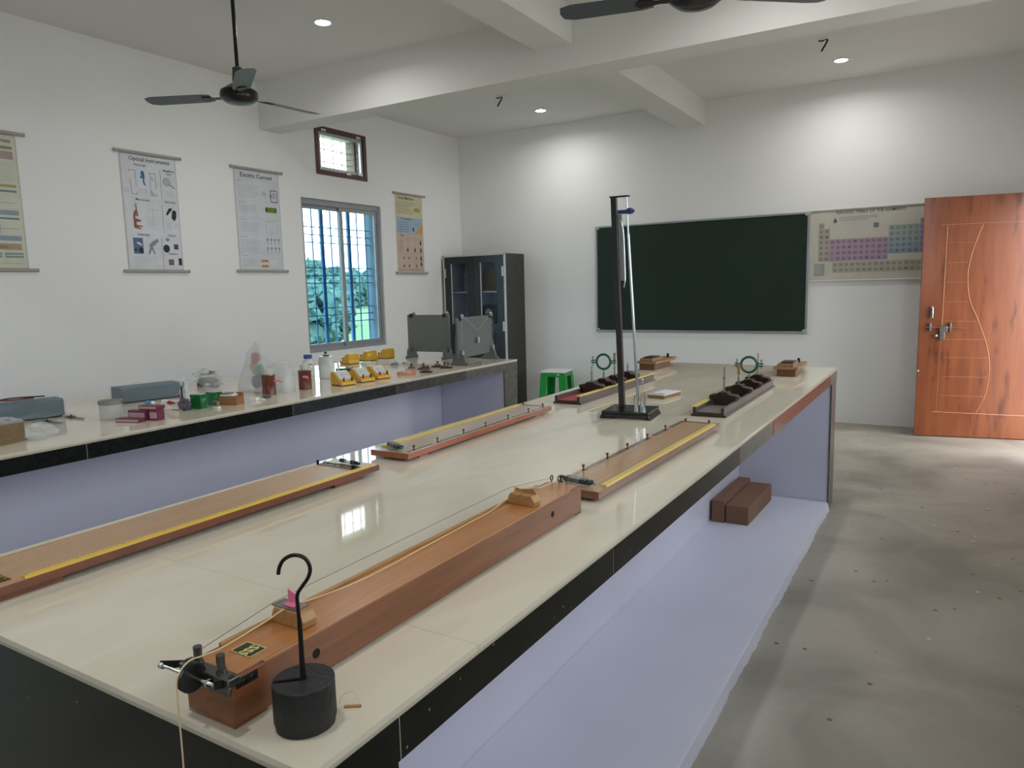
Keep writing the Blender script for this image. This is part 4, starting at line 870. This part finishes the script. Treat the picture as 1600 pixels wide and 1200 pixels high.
# ------------------------------------------------------------------ white labelled box
th = thing('white_lid_box', 'small flat brown box with a white labelled lid, right of the tall stand', 'box', (-1.265, 3.622, TOP), D(-9))
MB().box(-.047, .047, -.090, .090, 0, .018).build('tray', M('kraft_board', '8a6a45', .7), th, bevel=.001)
mbx = MB().box(-.048, .048, -.091, .091, .018, .022, paperM); mbx.text('HEDHMA', .016, Matrix(((1.15, 0, 0, -.044), (0, 2.4, 0, -.075), (0, 0, 1, .0223), (0, 0, 0, 1))), ink, bold=.02); mbx.keepn = False
mbx.build('lid', paperM, th, smooth=False)

# ------------------------------------------------------------------ cartons under the bench
cart = M('brown_cardboard', '7b5a44', .8, nz=(5, .06)); tapeM = M('dark_box_tape', '5d4536', .5)
o = MB().box(-.038, .038, 0, .62, 0, .135, cart).box(-.004, .004, -.001, .621, .1352, .1358, tapeM).build('cardboard_box', cart, loc=(-1.172, 4.33, .0505), rz=D(-1), bevel=.003); tag(o, 'taller narrow brown carton against the partition in the bench recess', 'box')
o = MB().box(-.068, .068, 0, .60, 0, .112, cart).build('cardboard_box', cart, loc=(-1.060, 4.34, .0505), rz=D(-1), bevel=.003); tag(o, 'lower wide brown carton in front of the taller one in the bench recess', 'box')

# ==================================================================== second bench: small apparatus
T = TOP
clearM = M('clear_film', 'e8eef2', .12, alpha=.22, spec=.8); filmB = M('bluish_film', 'c3d5e2', .15, alpha=.55, spec=.8); frost = M('frosted_plastic', 'dfe2e3', .35, alpha=.62)
def crumple(mb, c_, rx, ry, rz_, seed, mt=None, jit=.55, sub=3): mb.ball(c_, rx, ry, rz_, sub=sub, jit=jit, seed=seed, mt=mt); return mb
def floor_clip(mb, z=0.0005):
    for v in mb.bm.verts:
        if v.co.z < z: v.co.z = z
    return mb
# wooden box with plastic
th = thing('wooden_box', 'small open brown wooden box at the left edge of the window bench', 'box', (-3.33, 1.40, T), D(12))
MB().box(-.06, .065, -.09, .09, 0, .078).box(-.064, .069, -.094, .094, 0, .010).build('body', wood('dull_brown_wood', '6f5a3e', '806848', 6, (6, 3, 6), .6, 0), th, bevel=.001)
mb = MB(); crumple(mb, (0, 0, .0), .07, .09, .025, 5, jit=.7); floor_clip(mb); o = mb.build('plastic_bag', clearM, loc=(-3.34, 1.41, T+.079)); tag(o, 'crumpled clear plastic bag lying on top of the small wooden box', 'plastic bag')
mb = MB(); crumple(mb, (0, 0, .02), .05, .07, .04, 8, jit=.5); floor_clip(mb); o = mb.build('plastic_bag', clearM, loc=(-3.30, 1.56, T)); tag(o, 'clear plastic bag slumped beside the small wooden box', 'plastic bag')
# grey wrapped power supplies
def grey_box(label, x, y, rz, W, L, h_):
    th = thing('wrapped_box', label, 'box', (x, y, T), rz)
    MB().box(-W/2, W/2, 0, L, .006, h_).build('case', M('slate_grey_case', '4b555b', .45), th, bevel=.004)
    MB().box(-W/2+.01, W/2-.01, .01, L-.01, 0, .006, blackM).build('foot', blackM, th)
    wm_ = MB().box(-W/2-.004, W/2+.004, -.008, L*.999+.006, .008, h_+.006)
    bmesh.ops.subdivide_edges(wm_.bm, edges=wm_.bm.edges, cuts=6, use_grid_fill=True)
    for v in wm_.bm.verts: v.co += Vector(noise.noise_vector(v.co*38+Vector((x*9, 0, 0))))*.0045; v.co.z = max(v.co.z, .003)
    wm_.build('film_wrap', M('bluish_wrap', 'b4cfe2', .12, alpha=.13, spec=.9), th, smooth=False)
    return th
grey_box('long grey case in clear wrap under a dark cable, far left of window bench', -3.905, 1.46, D(-10), .115, .47, .092)
grey_box('long grey case in bluish wrap, behind the magenta cartons', -3.97, 2.30, D(-12), .18, .34, .082)
th = thing('cable', 'red and black cable lying on the long grey case at far left', 'cable', (-3.905, 1.46, T+.098), D(-10))
MB().tube(catmull([(-.02, .02, .003), (.0, .15, .012), (.02, .25, .008), (-.01, .36, .004)]), .004, 6, mt=M('dark_red_cable', '6b2226', .5)).build('red_lead', MATS['dark_red_cable'], th)
MB().tube(catmull([(-.03, -.0, .004), (.02, .14, .004), (-.02, .26, .012), (.02, .40, .010)]), .0035, 6, mt=blackM).build('black_lead', blackM, th)
# vernier calipers
def caliper(label, x, y, rz):
    th = thing('vernier_caliper', label, 'caliper', (x, y, T), rz)
    MB().box(0, .16, -.006, .006, .004, .0075, steel).build('beam', steel, th)
    MB().prism([(0, -.008), (.012, -.008), (.010, .035), (.002, .05)], lambda a, b_, d: (a-.004, b_-.03, .003+d), 0, .005, steel).build('fixed_jaw', steel, th)
    MB().box(.018, .06, -.012, .014, .003, .009, M('dark_slider', '4c4b44', .4, .7)).prism([(0, 0), (.010, 0), (.008, .03), (.002, .045)], lambda a, b_, d: (a+.018, -b_-.01, .003+d), 0, .005, steel).cyl((.045, 0, .009), (.045, 0, .017), .004, seg=10).build('slider', MATS['dark_slider'], th)
caliper('steel vernier caliper nearer the small wooden box on the window bench', -3.70, 1.765, D(6))
caliper('steel vernier caliper nearer the clear jar on the window bench', -3.73, 1.90, D(-2))
o = MB().box(-.035, .035, -.006, .006, 0, .005).cyl((-.02, 0, .005), (-.02, 0, .008), .004).build('steel_clip', steel, loc=(-3.42, 1.62, T), rz=D(10), bevel=.001); tag(o, 'small steel clip between the plastic bag and the calipers', 'clip')
# clear jar
th = thing('clear_jar', 'clear round plastic jar with a metal rim, left of the magenta cartons', 'jar', (-3.455, 1.965, T))
MB().lathe([(.048, 0), (.050, .005), (.050, .072), (.046, .076), (.047, .006), (.001, .004)], seg=28).build('wall', M('milky_clear', 'd8d6d2', .15, alpha=.55), th)
MB().lathe([(.051, .074), (.053, .076), (.053, .092), (.048, .094), (.044, .086), (.001, .086)], seg=28).build('lid', M('grey_lid', '8f8f86', .35, .4), th)
MB().box(-.03, .03, -.01, .02, .006, .010).build('contents', blackM, th)
# magenta cartons
mag = M('magenta_carton', '702741', .5); magL = M('pale_pink_label', 'b8949a', .5); mag2 = M('magenta_side', '8f3553', .5)
def carton(label, x, y, z, sx_, sy_, sz_, rz, lab=True, group=None):
    th = thing('small_carton', label, 'small box', (x, y, z), rz, group)
    MB().box(-sx_/2, sx_/2, -sy_/2, sy_/2, 0, sz_).build('box', mag, th, bevel=.001)
    if lab: MB().box(-sx_/2+.004, sx_/2-.004, -sy_/2-.0008, -sy_/2+.0002, sz_*.2, sz_*.8).box(-sx_/2-.0008, -sx_/2+.0002, -sy_/2+.004, sy_/2-.004, sz_*.15, sz_*.85).build('paper_label', magL, th)
    return th
G = 'magenta cartons on the window bench'
carton('flat magenta carton lying in front of the others', -3.285, 1.955, T, .125, .04, .018, D(18), True, G)
carton('magenta carton standing at the left of the pile', -3.29, 2.005, T, .10, .035, .048, D(14), True, G)
carton('magenta carton standing at the right front of the pile', -3.215, 2.045, T, .05, .045, .050, D(14), True, G)
carton('magenta carton standing at the rear of the pile', -3.265, 2.055, T, .045, .045, .050, D(14), False, G)
carton('magenta carton lying across the top of the pile', -3.25, 2.045, T+.0505, .11, .05, .018, D(12), True, G)
# blue tape, ball, packet, pouch
o = MB().cyl((-.02, 0, .011), (.02, 0, .011), .011, mt=M('blue_tape', '3a9ad0', .3)).cyl((.02, 0, .011), (.032, 0, .011), .009, mt=whiteP).build('tube_cap', whiteP, loc=(-3.72, 2.33, T), rz=D(8)); tag(o, 'tiny blue and white tube lying behind the magenta cartons', 'tube')
th = thing('glass_flask', 'small round glass flask right of the magenta cartons', 'flask', (-3.33, 2.165, T))
MB().lathe([(.001, 0), (.018, .003), (.029, .016), (.031, .028), (.026, .042), (.012, .052), (.010, .06), (.012, .062)], seg=24).build('bulb', M('shiny_glass', 'd5d0ca', .05, alpha=.45, spec=1.), th)
th = thing('medicine_packet', 'red and white packet behind the black pen pouch', 'packet', (-3.435, 2.27, T), D(25))
MB().box(-.05, .05, -.012, .012, .0, .052, rot=Rx(D(-12))).build('pack', whiteP, th, bevel=.003)
MB().prism([(-.03, .03), (0, .05), (.04, .035), (0, .028)], lambda a, c_, d: (a, -.0185+d, c_), 0, .001).build('red_mark', M('red_print', 'b0182c', .5), th)
MB().box(-.045, .0, -.0205, -.0195, .004, .006).box(-.02, -.018, -.0205, -.0195, .0, .026).build('line_mark', ink, th)
th = thing('film_pouch', 'tall clear film pouch of black and red leads standing by the green packs', 'pouch', (-3.345, 2.285, T))
mb = MB(); crumple(mb, (0, 0, .03), .040, .022, .034, 4, jit=.5); floor_clip(mb); mb.build('bundle', M('grey_purple_bundle', '55505c', .3), th)
mb = MB(); crumple(mb, (-.005, .01, .10), .032, .018, .062, 14, jit=.6); mb.build('film', M('white_film', 'e4e8ec', .12, alpha=.38, spec=.9), th)
MB().cyl((-.004, -.01, .05), (-.003, -.01, .125), .004, mt=blackM).cyl((-.008, -.012, .03), (-.006, -.012, .065), .007, mt=M('red_lead', 'a03440', .5)).cyl((0, 0, .12), (0, 0, .145), .005, mt=blackM).build('lead', blackM, th)
# green packs
grn = M('green_pack', '0f6b33', .3)
def gpack(label, x, y, rz, s):
    th = thing('green_pack', label, 'packet', (x, y, T), rz)
    m_ = MB().box(-.035*s, .035*s, -.025, .025, 0, .072*s); bmesh.ops.subdivide_edges(m_.bm, edges=m_.bm.edges, cuts=3, use_grid_fill=True)
    for v in m_.bm.verts: v.co += Vector(noise.noise_vector(v.co*40+Vector((x*7, y, 0))))*.004; v.co.z = max(v.co.z, 0)
    m_.build('pack', grn, th, smooth=False)
    MB().box(-.03*s, .03*s, -.022, .02, .0735*s, .0765*s).build('film_top', M('white_film', 'e4e8ec', .12, alpha=.38), th)
gpack('dark green packet beside the black pouch', -3.335, 2.36, D(10), 1.0)
gpack('dark green packet beside the brown open box', -3.36, 2.47, D(5), .95)
th = thing('terminal_block', 'tiny two-tier black and white component in front of the green packs', 'component', (-3.235, 2.39, T))
MB().box(-.02, .02, -.01, .012, .0, .012, whiteP).box(-.022, .018, -.012, .010, .020, .038, M('grey_component', '6a706c', .4)).build('block', whiteP, th, bevel=.002)
MB().box(-.018, -.004, -.013, -.0115, .022, .034).box(.002, .012, -.013, -.0115, .022, .034).cyl((.014, .0, .012), (.014, 0, .020), .004).build('contact', brass, th)
# chrome instrument in bag
th = thing('bagged_instrument', 'shiny metal instrument in a clear bag behind the green packs', 'instrument', (-4.09, 2.97, T), D(5))
MB().cyl((-.07, 0, .035), (.06, 0, .045), .02, mt=M('olive_metal', '6a6858', .25, .8)).box(-.08, -.04, -.02, .02, 0, .03, M('olive_metal', '6a6858', .25, .8)).box(.04, .075, -.02, .02, 0, .05, steel).build('body', steel, th, bevel=.004)
MB().cyl((-.06, 0, .075), (.07, 0, .085), .005, mt=blackM).box(.03, .06, -.012, .012, .08, .10, blackM).build('rod', blackM, th)
mb = MB(); crumple(mb, (0, 0, .05), .11, .05, .06, 21, jit=.6); floor_clip(mb); mb.build('film', M('white_film', 'e4e8ec', .12, alpha=.38), th)
# brown open box
th = thing('open_wooden_box', 'small open brown box with white paper inside, right of the green packs', 'box', (-3.285, 2.52, T), D(20))
MB().box(-.055, .055, -.035, .035, 0, .045).build('tray', wood('mid_brown_wood', '8a5f3a', '9b6d45', 6, (5, 5, 5), .6, 0), th, bevel=.001)
MB().box(-.05, .03, -.028, .028, .045, .055, whiteP).box(-.045, .0, -.02, .03, .055, .062, M('grey_component', '6a706c', .4)).build('contents', whiteP, th, bevel=.003)
MB().box(.02, .055, .02, .034, .045, .062).build('flap', MATS['mid_brown_wood'], th)
o = MB().box(-.025, .025, -.02, .02, 0, .018).tube(catmull([(.02, 0, .01), (.05, .02, .004), (.04, .04, .004), (.01, .05, .004)]), .003, 6).build('adapter', whiteP, loc=(-3.27, 2.655, T), rz=D(20), bevel=.003); tag(o, 'small white plug adapter with lead right of the open brown box', 'adapter')
th = thing('glass_stopper_pair', 'two small grey glass pieces lying left of the brown bottles', 'glassware', (-3.30, 2.72, T))
MB().cyl((-.02, -.02, .011), (.015, -.01, .011), .011, .009).build('piece', M('shiny_glass', 'd5d0ca', .05, alpha=.45), th); MB().cyl((.0, .03, .011), (.035, .035, .011), .011, .008).ball((.04, .036, .011), .009).build('piece', M('grey_component', '6a706c', .4), th)
# large plastic bag with coloured toy-like contents
th = thing('plastic_bag', 'large clear plastic bag with red, yellow and green things inside, behind the brown bottles', 'plastic bag', (-3.56, 2.95, T))
def lump(name, c_, s_, col, seed): mb = MB(); mb.ball(c_, *s_, sub=2, jit=.25, seed=seed); floor_clip(mb, .001); return mb.build(name, M('bagged_'+col, col, .5), th)
lump('red_piece', (-.03, .0, .20), (.034, .024, .034), 'b8404a', 1); lump('yellow_piece', (-.05, .0, .145), (.026, .022, .045), 'd0a23a', 2); lump('green_piece', (.0, .0, .125), (.035, .022, .040), '2f8a6a', 3); lump('dark_piece', (-.035, 0, .055), (.04, .026, .045), '4c5c60', 4)
mb = MB()
prof = [(.145, .0), (.14, .04), (.115, .10), (.085, .17), (.055, .235), (.025, .28), (.006, .30)]
mb.lathe([(a, z) for a, z in prof], (-.03, 0, 0), seg=36, flat=.62)
for v in mb.bm.verts:
    nv = Vector(noise.noise_vector(v.co*14))*.022; v.co += nv; v.co.z = max(v.co.z, .001)
frB = M('frosted_bag', 'dde0e2', .3, alpha=.42, spec=.6); mb.build('film', frB, th)
mb = MB(); mb.lathe([(.10, .0), (.10, .06), (.085, .12), (.045, .165), (.01, .18)], (.125, .04, 0), seg=30, flat=.7)
for v in mb.bm.verts: v.co += Vector(noise.noise_vector(v.co*16+Vector((5, 5, 5))))*.02; v.co.z = max(v.co.z, .001)
mb.build('side_pocket', frB, th)
# brown bottles
brB = M('brown_bottle_plastic', '6a3422', .22, coat=.4); pinkT = M('pink_tag_paper', 'e88aa4', .5)
def bottle(label, x, y, rz, tagp):
    th = thing('reagent_bottle', label, 'bottle', (x, y, T), rz)
    MB().lathe([(.036, 0), (.039, .002), (.039, .105), (.042, .108), (.042, .113), (.036, .117), (.024, .118)], seg=28).build('body', brB, th)
    MB().lathe([(.025, .118), (.025, .148), (.022, .151), (.001, .151)], seg=24).build('cap', M('ivory_cap', 'c9c9bf', .4), th)
    if tagp == 1: MB().prism([(0, 0), (.02, .002), (.05, -.012), (.052, -.020), (.022, -.010), (0, -.012)], lambda a, c_, d: (.036+a, -.012+d, .088+c_), 0, .0012).build('paper_tag', pinkT, th, label='pink tag sticking out')
    else: MB().box(-.005, .022, -.0405, -.0395, .072, .085).prism([(.018, .085), (.030, .080), (.026, .058), (.020, .070)], lambda a, c_, d: (a, -.041+d, c_), 0, .0012).build('paper_tag', pinkT, th)
bottle('brown bottle with ivory cap and pink tag sticking out sideways, left of the pair', -3.385, 2.86, D(25), 1)
bottle('brown bottle with ivory cap and folded pink tag, right of the pair', -3.365, 3.12, D(35), 0)
# white bottle and jug
th = thing('labelled_bottle', 'white plastic bottle with a blue cap and printed label behind the brown bottles', 'bottle', (-3.735, 3.50, T), D(35))
MB().lathe([(.038, 0), (.041, .003), (.041, .105), (.035, .125), (.023, .135), (.022, .14)], seg=28).build('body', whiteP, th)
MB().lathe([(.028, .140), (.028, .166), (.026, .168), (.001, .168)], seg=24).build('cap', M('blue_cap', '35508c', .4), th)
lb = MB()
for (z_, h_, w_2) in ((.100, .006, 1), (.085, .003, .6), (.072, .003, .8), (.060, .005, 1), (.040, .003, .8), (.020, .004, 1)):
    pts_ = [(.0415*math.cos(a), .0415*math.sin(a)) for a in [D(-90)-w_2*.9+k_*w_2*1.8/10 for k_ in range(11)]]
    for p0, p1 in zip(pts_, pts_[1:]):
        lb._fin([lb.bm.faces.new([lb.bm.verts.new((p0[0], p0[1], z_)), lb.bm.verts.new((p1[0], p1[1], z_)), lb.bm.verts.new((p1[0], p1[1], z_+h_)), lb.bm.verts.new((p0[0], p0[1], z_+h_))])], ink)
lb.build('label_print', ink, th)
th = thing('plastic_jug', 'milky white plastic jug with a black clip on top, left of the yellow meters', 'jug', (-3.64, 3.575, T), D(30))
MB().lathe([(.048, 0), (.052, .004), (.054, .10), (.050, .135), (.046, .150), (.001, .152)], seg=28).build('body', M('milky_plastic', 'd8d9d6', .35, alpha=.85), th)
MB().tube(catmull([(.05, 0, .12), (.075, 0, .11), (.08, 0, .06), (.053, 0, .03)]), .006, 8).build('handle', MATS['milky_plastic'], th)
MB().box(-.02, .02, -.006, .006, .152, .165, steel).ball((-.002, 0, .174), .011, .007, .009, mt=blackM).build('clip', blackM, th)
o = MB().tube(catmull([(0, 0, .0), (0, .005, .03), (.01, .01, .06)]), .0035, 6, mt=blackM).ball((.01, .01, .062), .008, .005, .006, mt=blackM).build('dropper', blackM, loc=(-3.60, 3.36, T)); tag(o, 'thin black dropper standing left of the blue-capped bottle', 'dropper')
# flat dark box
th = thing('flat_case', 'flat dark case with pale blue reflective top behind the front yellow meters', 'case', (-3.87, 3.98, T), D(30))
MB().box(-.055, .055, -.04, .05, 0, .020, M('navy_grey_case', '2c3a44', .4)).build('body', MATS['navy_grey_case'], th, bevel=.001); MB().box(-.053, .053, -.038, .048, .020, .022).build('mirror', M('mirror_top', 'c6d8e2', .05, .9), th)
# yellow meters
yel = M('yellow_meter_plastic', 'd9aa28', .35, coat=.2)
def meter(label, x, y, rz, group, front=True):
    th = thing('yellow_meter', label, 'meter', (x, y, T), rz, group)
    prof = [(-.058, .004), (-.058, .024), (-.030, .030), (.034, .086), (.058, .086), (.066, .06), (.066, .004)]
    MB().prism(prof, lambda a, c_, d: (d, a, c_), -.055, .055, yel).build('case', yel, th, bevel=.004)
    MB().box(-.050, .050, -.052, .060, 0, .004).build('foot', blackM, th)
    # dial window on the slope
    nrm = Vector((0, -.056, .064)).normalized()
    dl = MB(); off = nrm*.0012; quad = [(-.042, -.024, .0353), (.042, -.024, .0353), (.042, .029, .0815), (-.042, .029, .0815)]
    lo_ = [dl.bm.verts.new(Vector(q_)) for q_ in quad]; hi_ = [dl.bm.verts.new(Vector(q_)+nrm*.003) for q_ in quad]
    dl.bm.faces.new(hi_)
    for i_ in range(4): dl.bm.faces.new((lo_[i_], lo_[(i_+1) % 4], hi_[(i_+1) % 4], hi_[i_]))
    dl.mi(M('dial_white', 'd6d8da', .2, coat=.5)); dlo = dl.build('dial', MATS['dial_white'], th)
    nd = MB(); sl = Vector((0, .053, .0462)).normalized()
    def Q(u_, v_): return Vector((u_, -.024, .0353))+sl*v_+nrm*.0036
    arc = [Q(.030*math.cos(a), .020+.028*math.sin(a)) for a in [PI*.15+k_*PI*.7/12 for k_ in range(13)]]
    nd.tube(arc, .0006, 5).tube([Q(0, .012), Q(-.014, .045)], .0006, 5).build('needle', ink, dlo)
    for (xx, mt_) in ((-.030, M('red_terminal', '8f3018', .4)), (.030, blackM)):
        MB().cyl((xx, -.046, .026), (xx, -.046, .042), .0048, .0055, seg=12).cyl((xx, -.046, .042), (xx, -.046, .050), .0065, seg=12).build('terminal', mt_, th)
    return th
G = 'yellow desk meters on the window bench'
a_m = D(78)
for (x, y, lb_) in ((-3.268, 3.350, 'yellow meter leftmost in the front row, with a pink sticker'), (-3.272, 3.530, 'yellow meter in the middle of the front row, with a pink sticker'), (-3.285, 3.705, 'yellow meter rightmost in the front row, by the orange packet')):
    mt_ = meter(lb_, x, y, a_m, G)
    if 'pink' in lb_: MB().box(-.0562, -.0552, -.052, -.020, .006, .020).build('sticker', pinkT, mt_)
for (x, y, lb_) in ((-4.205, 4.385, 'yellow meter turned away, leftmost in the back row under the window'), (-4.250, 4.65, 'yellow meter turned away, middle of the back row under the window'), (-4.235, 4.86, 'yellow meter turned away, rightmost in the back row under the window')):
    meter(lb_, x, y, D(262), G)
# glass slabs, coils, packets
for (x, y, lb_) in ((-3.88, 4.24, 'clear glass slab between the yellow meter rows, left of the pair'), (-3.85, 4.44, 'clear glass slab between the yellow meter rows, right of the pair')):
    o = MB().box(-.06, .06, -.035, .035, 0, .040).build('glass_slab', M('thick_clear_glass', 'dfe6e6', .05, alpha=.38, spec=1.), loc=(x, y, T), rz=D(28), bevel=.002); tag(o, lb_, 'glass slab')
th = thing('thermometer_bundle', 'small bundle of grey and blue tubes right of the glass slabs', 'glassware', (-3.74, 4.40, T), D(30))
MB().cyl((-.03, 0, .010), (.02, 0, .020), .008, mt=blackM).cyl((-.02, .015, .012), (.03, .010, .012), .010, mt=M('blue_grey_tube', '5d7f8e', .3)).build('tube', blackM, th)
mb = MB(); crumple(mb, (0, 0, .015), .05, .03, .022, 31); floor_clip(mb); mb.build('film', clearM, th)
th = thing('coiled_leads', 'small tangle of dark leads right of the tube bundle', 'wire', (-3.68, 4.45, T))
MB().tube(catmull([(-.03, 0, .006), (0, .02, .018), (.03, 0, .006), (0, -.02, .012), (-.02, .01, .020), (.02, .01, .014)]), .003, 6).build('lead', M('dark_grey_lead', '4a4c4e', .5), th)
mb = MB(); crumple(mb, (0, 0, .015), .045, .035, .022, 41); floor_clip(mb); mb.build('film', clearM, th)
th = thing('orange_packet', 'orange packet in clear film right of the front yellow meters', 'packet', (-3.235, 3.935, T), D(30))
m_ = MB().box(-.065, .065, -.025, .025, 0, .022); bmesh.ops.subdivide_edges(m_.bm, edges=m_.bm.edges, cuts=3, use_grid_fill=True)
for v in m_.bm.verts: v.co += Vector(noise.noise_vector(v.co*40))*.003; v.co.z = max(0, v.co.z)
m_.build('pack', M('orange_print', 'd08c5c', .35, nz=(40, .35)), th, smooth=False)
mb = MB(); crumple(mb, (0, 0, .012), .085, .035, .018, 51); floor_clip(mb); mb.build('film', clearM, th)
# plug keys
keyB = M('dark_key_base', '2a2620', .4); keyP = M('brass_block', '8a7450', .35, .5)
def plug_key(label, x, y, rz, pale=False, two=True):
    th = thing('plug_key', label, 'plug key', (x, y, T), rz, 'plug keys at the end of the window bench')
    MB().box(-.045, .045, -.022, .022, 0, .010).build('base', M('pale_key_base', 'b59a90', .4) if pale else keyB, th, bevel=.002)
    MB().box(-.022, -.002, -.014, .014, .010, .026).box(.002, .022, -.014, .014, .010, .026).build('brass_blocks', keyP, th, bevel=.002)
    for xx in ((-.012, .014) if two else (0,)): MB().cyl((xx, 0, .026), (xx, 0, .034), .004, seg=10).cyl((xx, 0, .034), (xx, 0, .046), .009, .008, seg=12).build('plug', blackM, th)
plug_key('plug key on a pale base, nearest the orange packet', -3.40, 4.19, D(28), True, False)
plug_key('dark plug key with one knob, behind the nearest dark key', -3.335, 4.25, D(28), False, False)
plug_key('dark plug key with two knobs, nearest the bench edge', -3.19, 4.09, D(28))
plug_key('dark plug key with one knob, farthest from the bench edge', -3.325, 4.41, D(28), False, False)
plug_key('dark plug key with two knobs, rightmost of the keys', -3.215, 4.37, D(28))
# force boards
brd = M('grey_painted_board', '6b706e', .45, nz=(4, .06)); ftM = M('grey_painted_foot', '626866', .5)
def force_board(label, x, y, rz, W, Hh, front, pulleys=True):
    th = thing('force_board', label, 'force board', (x, y, T), rz)
    MB().box(-W/2, W/2, -.009, .009, .055, Hh).build('panel', brd, th, bevel=.002)
    for sg in (-1, 1):
        f_ = MB(); f_.prism([(-.075, 0), (.075, 0), (.075, .018), (.058, .022), (.050, .070), (.028, .095), (-.028, .095), (-.050, .070), (-.058, .022), (-.075, .018)], lambda a, c_, d: (sg*(W/2-.03)+d, a, c_), -.014, .014)
        f_.build('foot', ftM, th, bevel=.003)
    if pulleys:
        for sg in (-1, 1):
            xx = sg*(W/2-.045)
            c_ = MB().box(xx-.014, xx+.014, -.022, .012, Hh-.022, Hh+.010); pc = c_.build('pulley_clamp', blackM, th, bevel=.002)
            MB().cyl((xx, front*.024, Hh+.008), (xx, front*.034, Hh+.008), .018, seg=20).build('pulley', M('silver_pulley', 'c2c4c6', .25, .6), th)
            MB().tube([(xx+sg*.016, front*.029, Hh+.006), (xx+sg*.016, front*.029, .15)], .0009, 5, mt=None).tube([(xx-sg*.012, front*.029, Hh+.012), (0, front*.029, Hh-.11)], .0009, 5).build('thread', M('white_thread', 'c8c8c4', .7), th)
            MB().cyl((xx+sg*.016, front*.029, .15), (xx+sg*.016, front*.029, .115), .002, seg=8).lathe([(.012, .075), (.012, .115), (.002, .117)], (xx+sg*.016, front*.029, 0), seg=16).build('hanging_weight', chrome, th)
        MB().tube([(0, front*.029, Hh-.11), (0, front*.029, Hh-.165)], .0009, 5).lathe([(.012, Hh-.21), (.012, Hh-.165), (.002, Hh-.163)], (0, front*.029, 0), seg=16).build('centre_weight', chrome, th)
    return th
force_board('plain grey force board seen from behind, left of the pair', -3.845, 4.99, D(1), .44, .372, 1)
force_board('grey force board with pulleys, threads and hanging weights, right of the pair', -3.262, 4.83, D(97)+PI*0, .60, .365, -1)
bpy.context.view_layer.update()
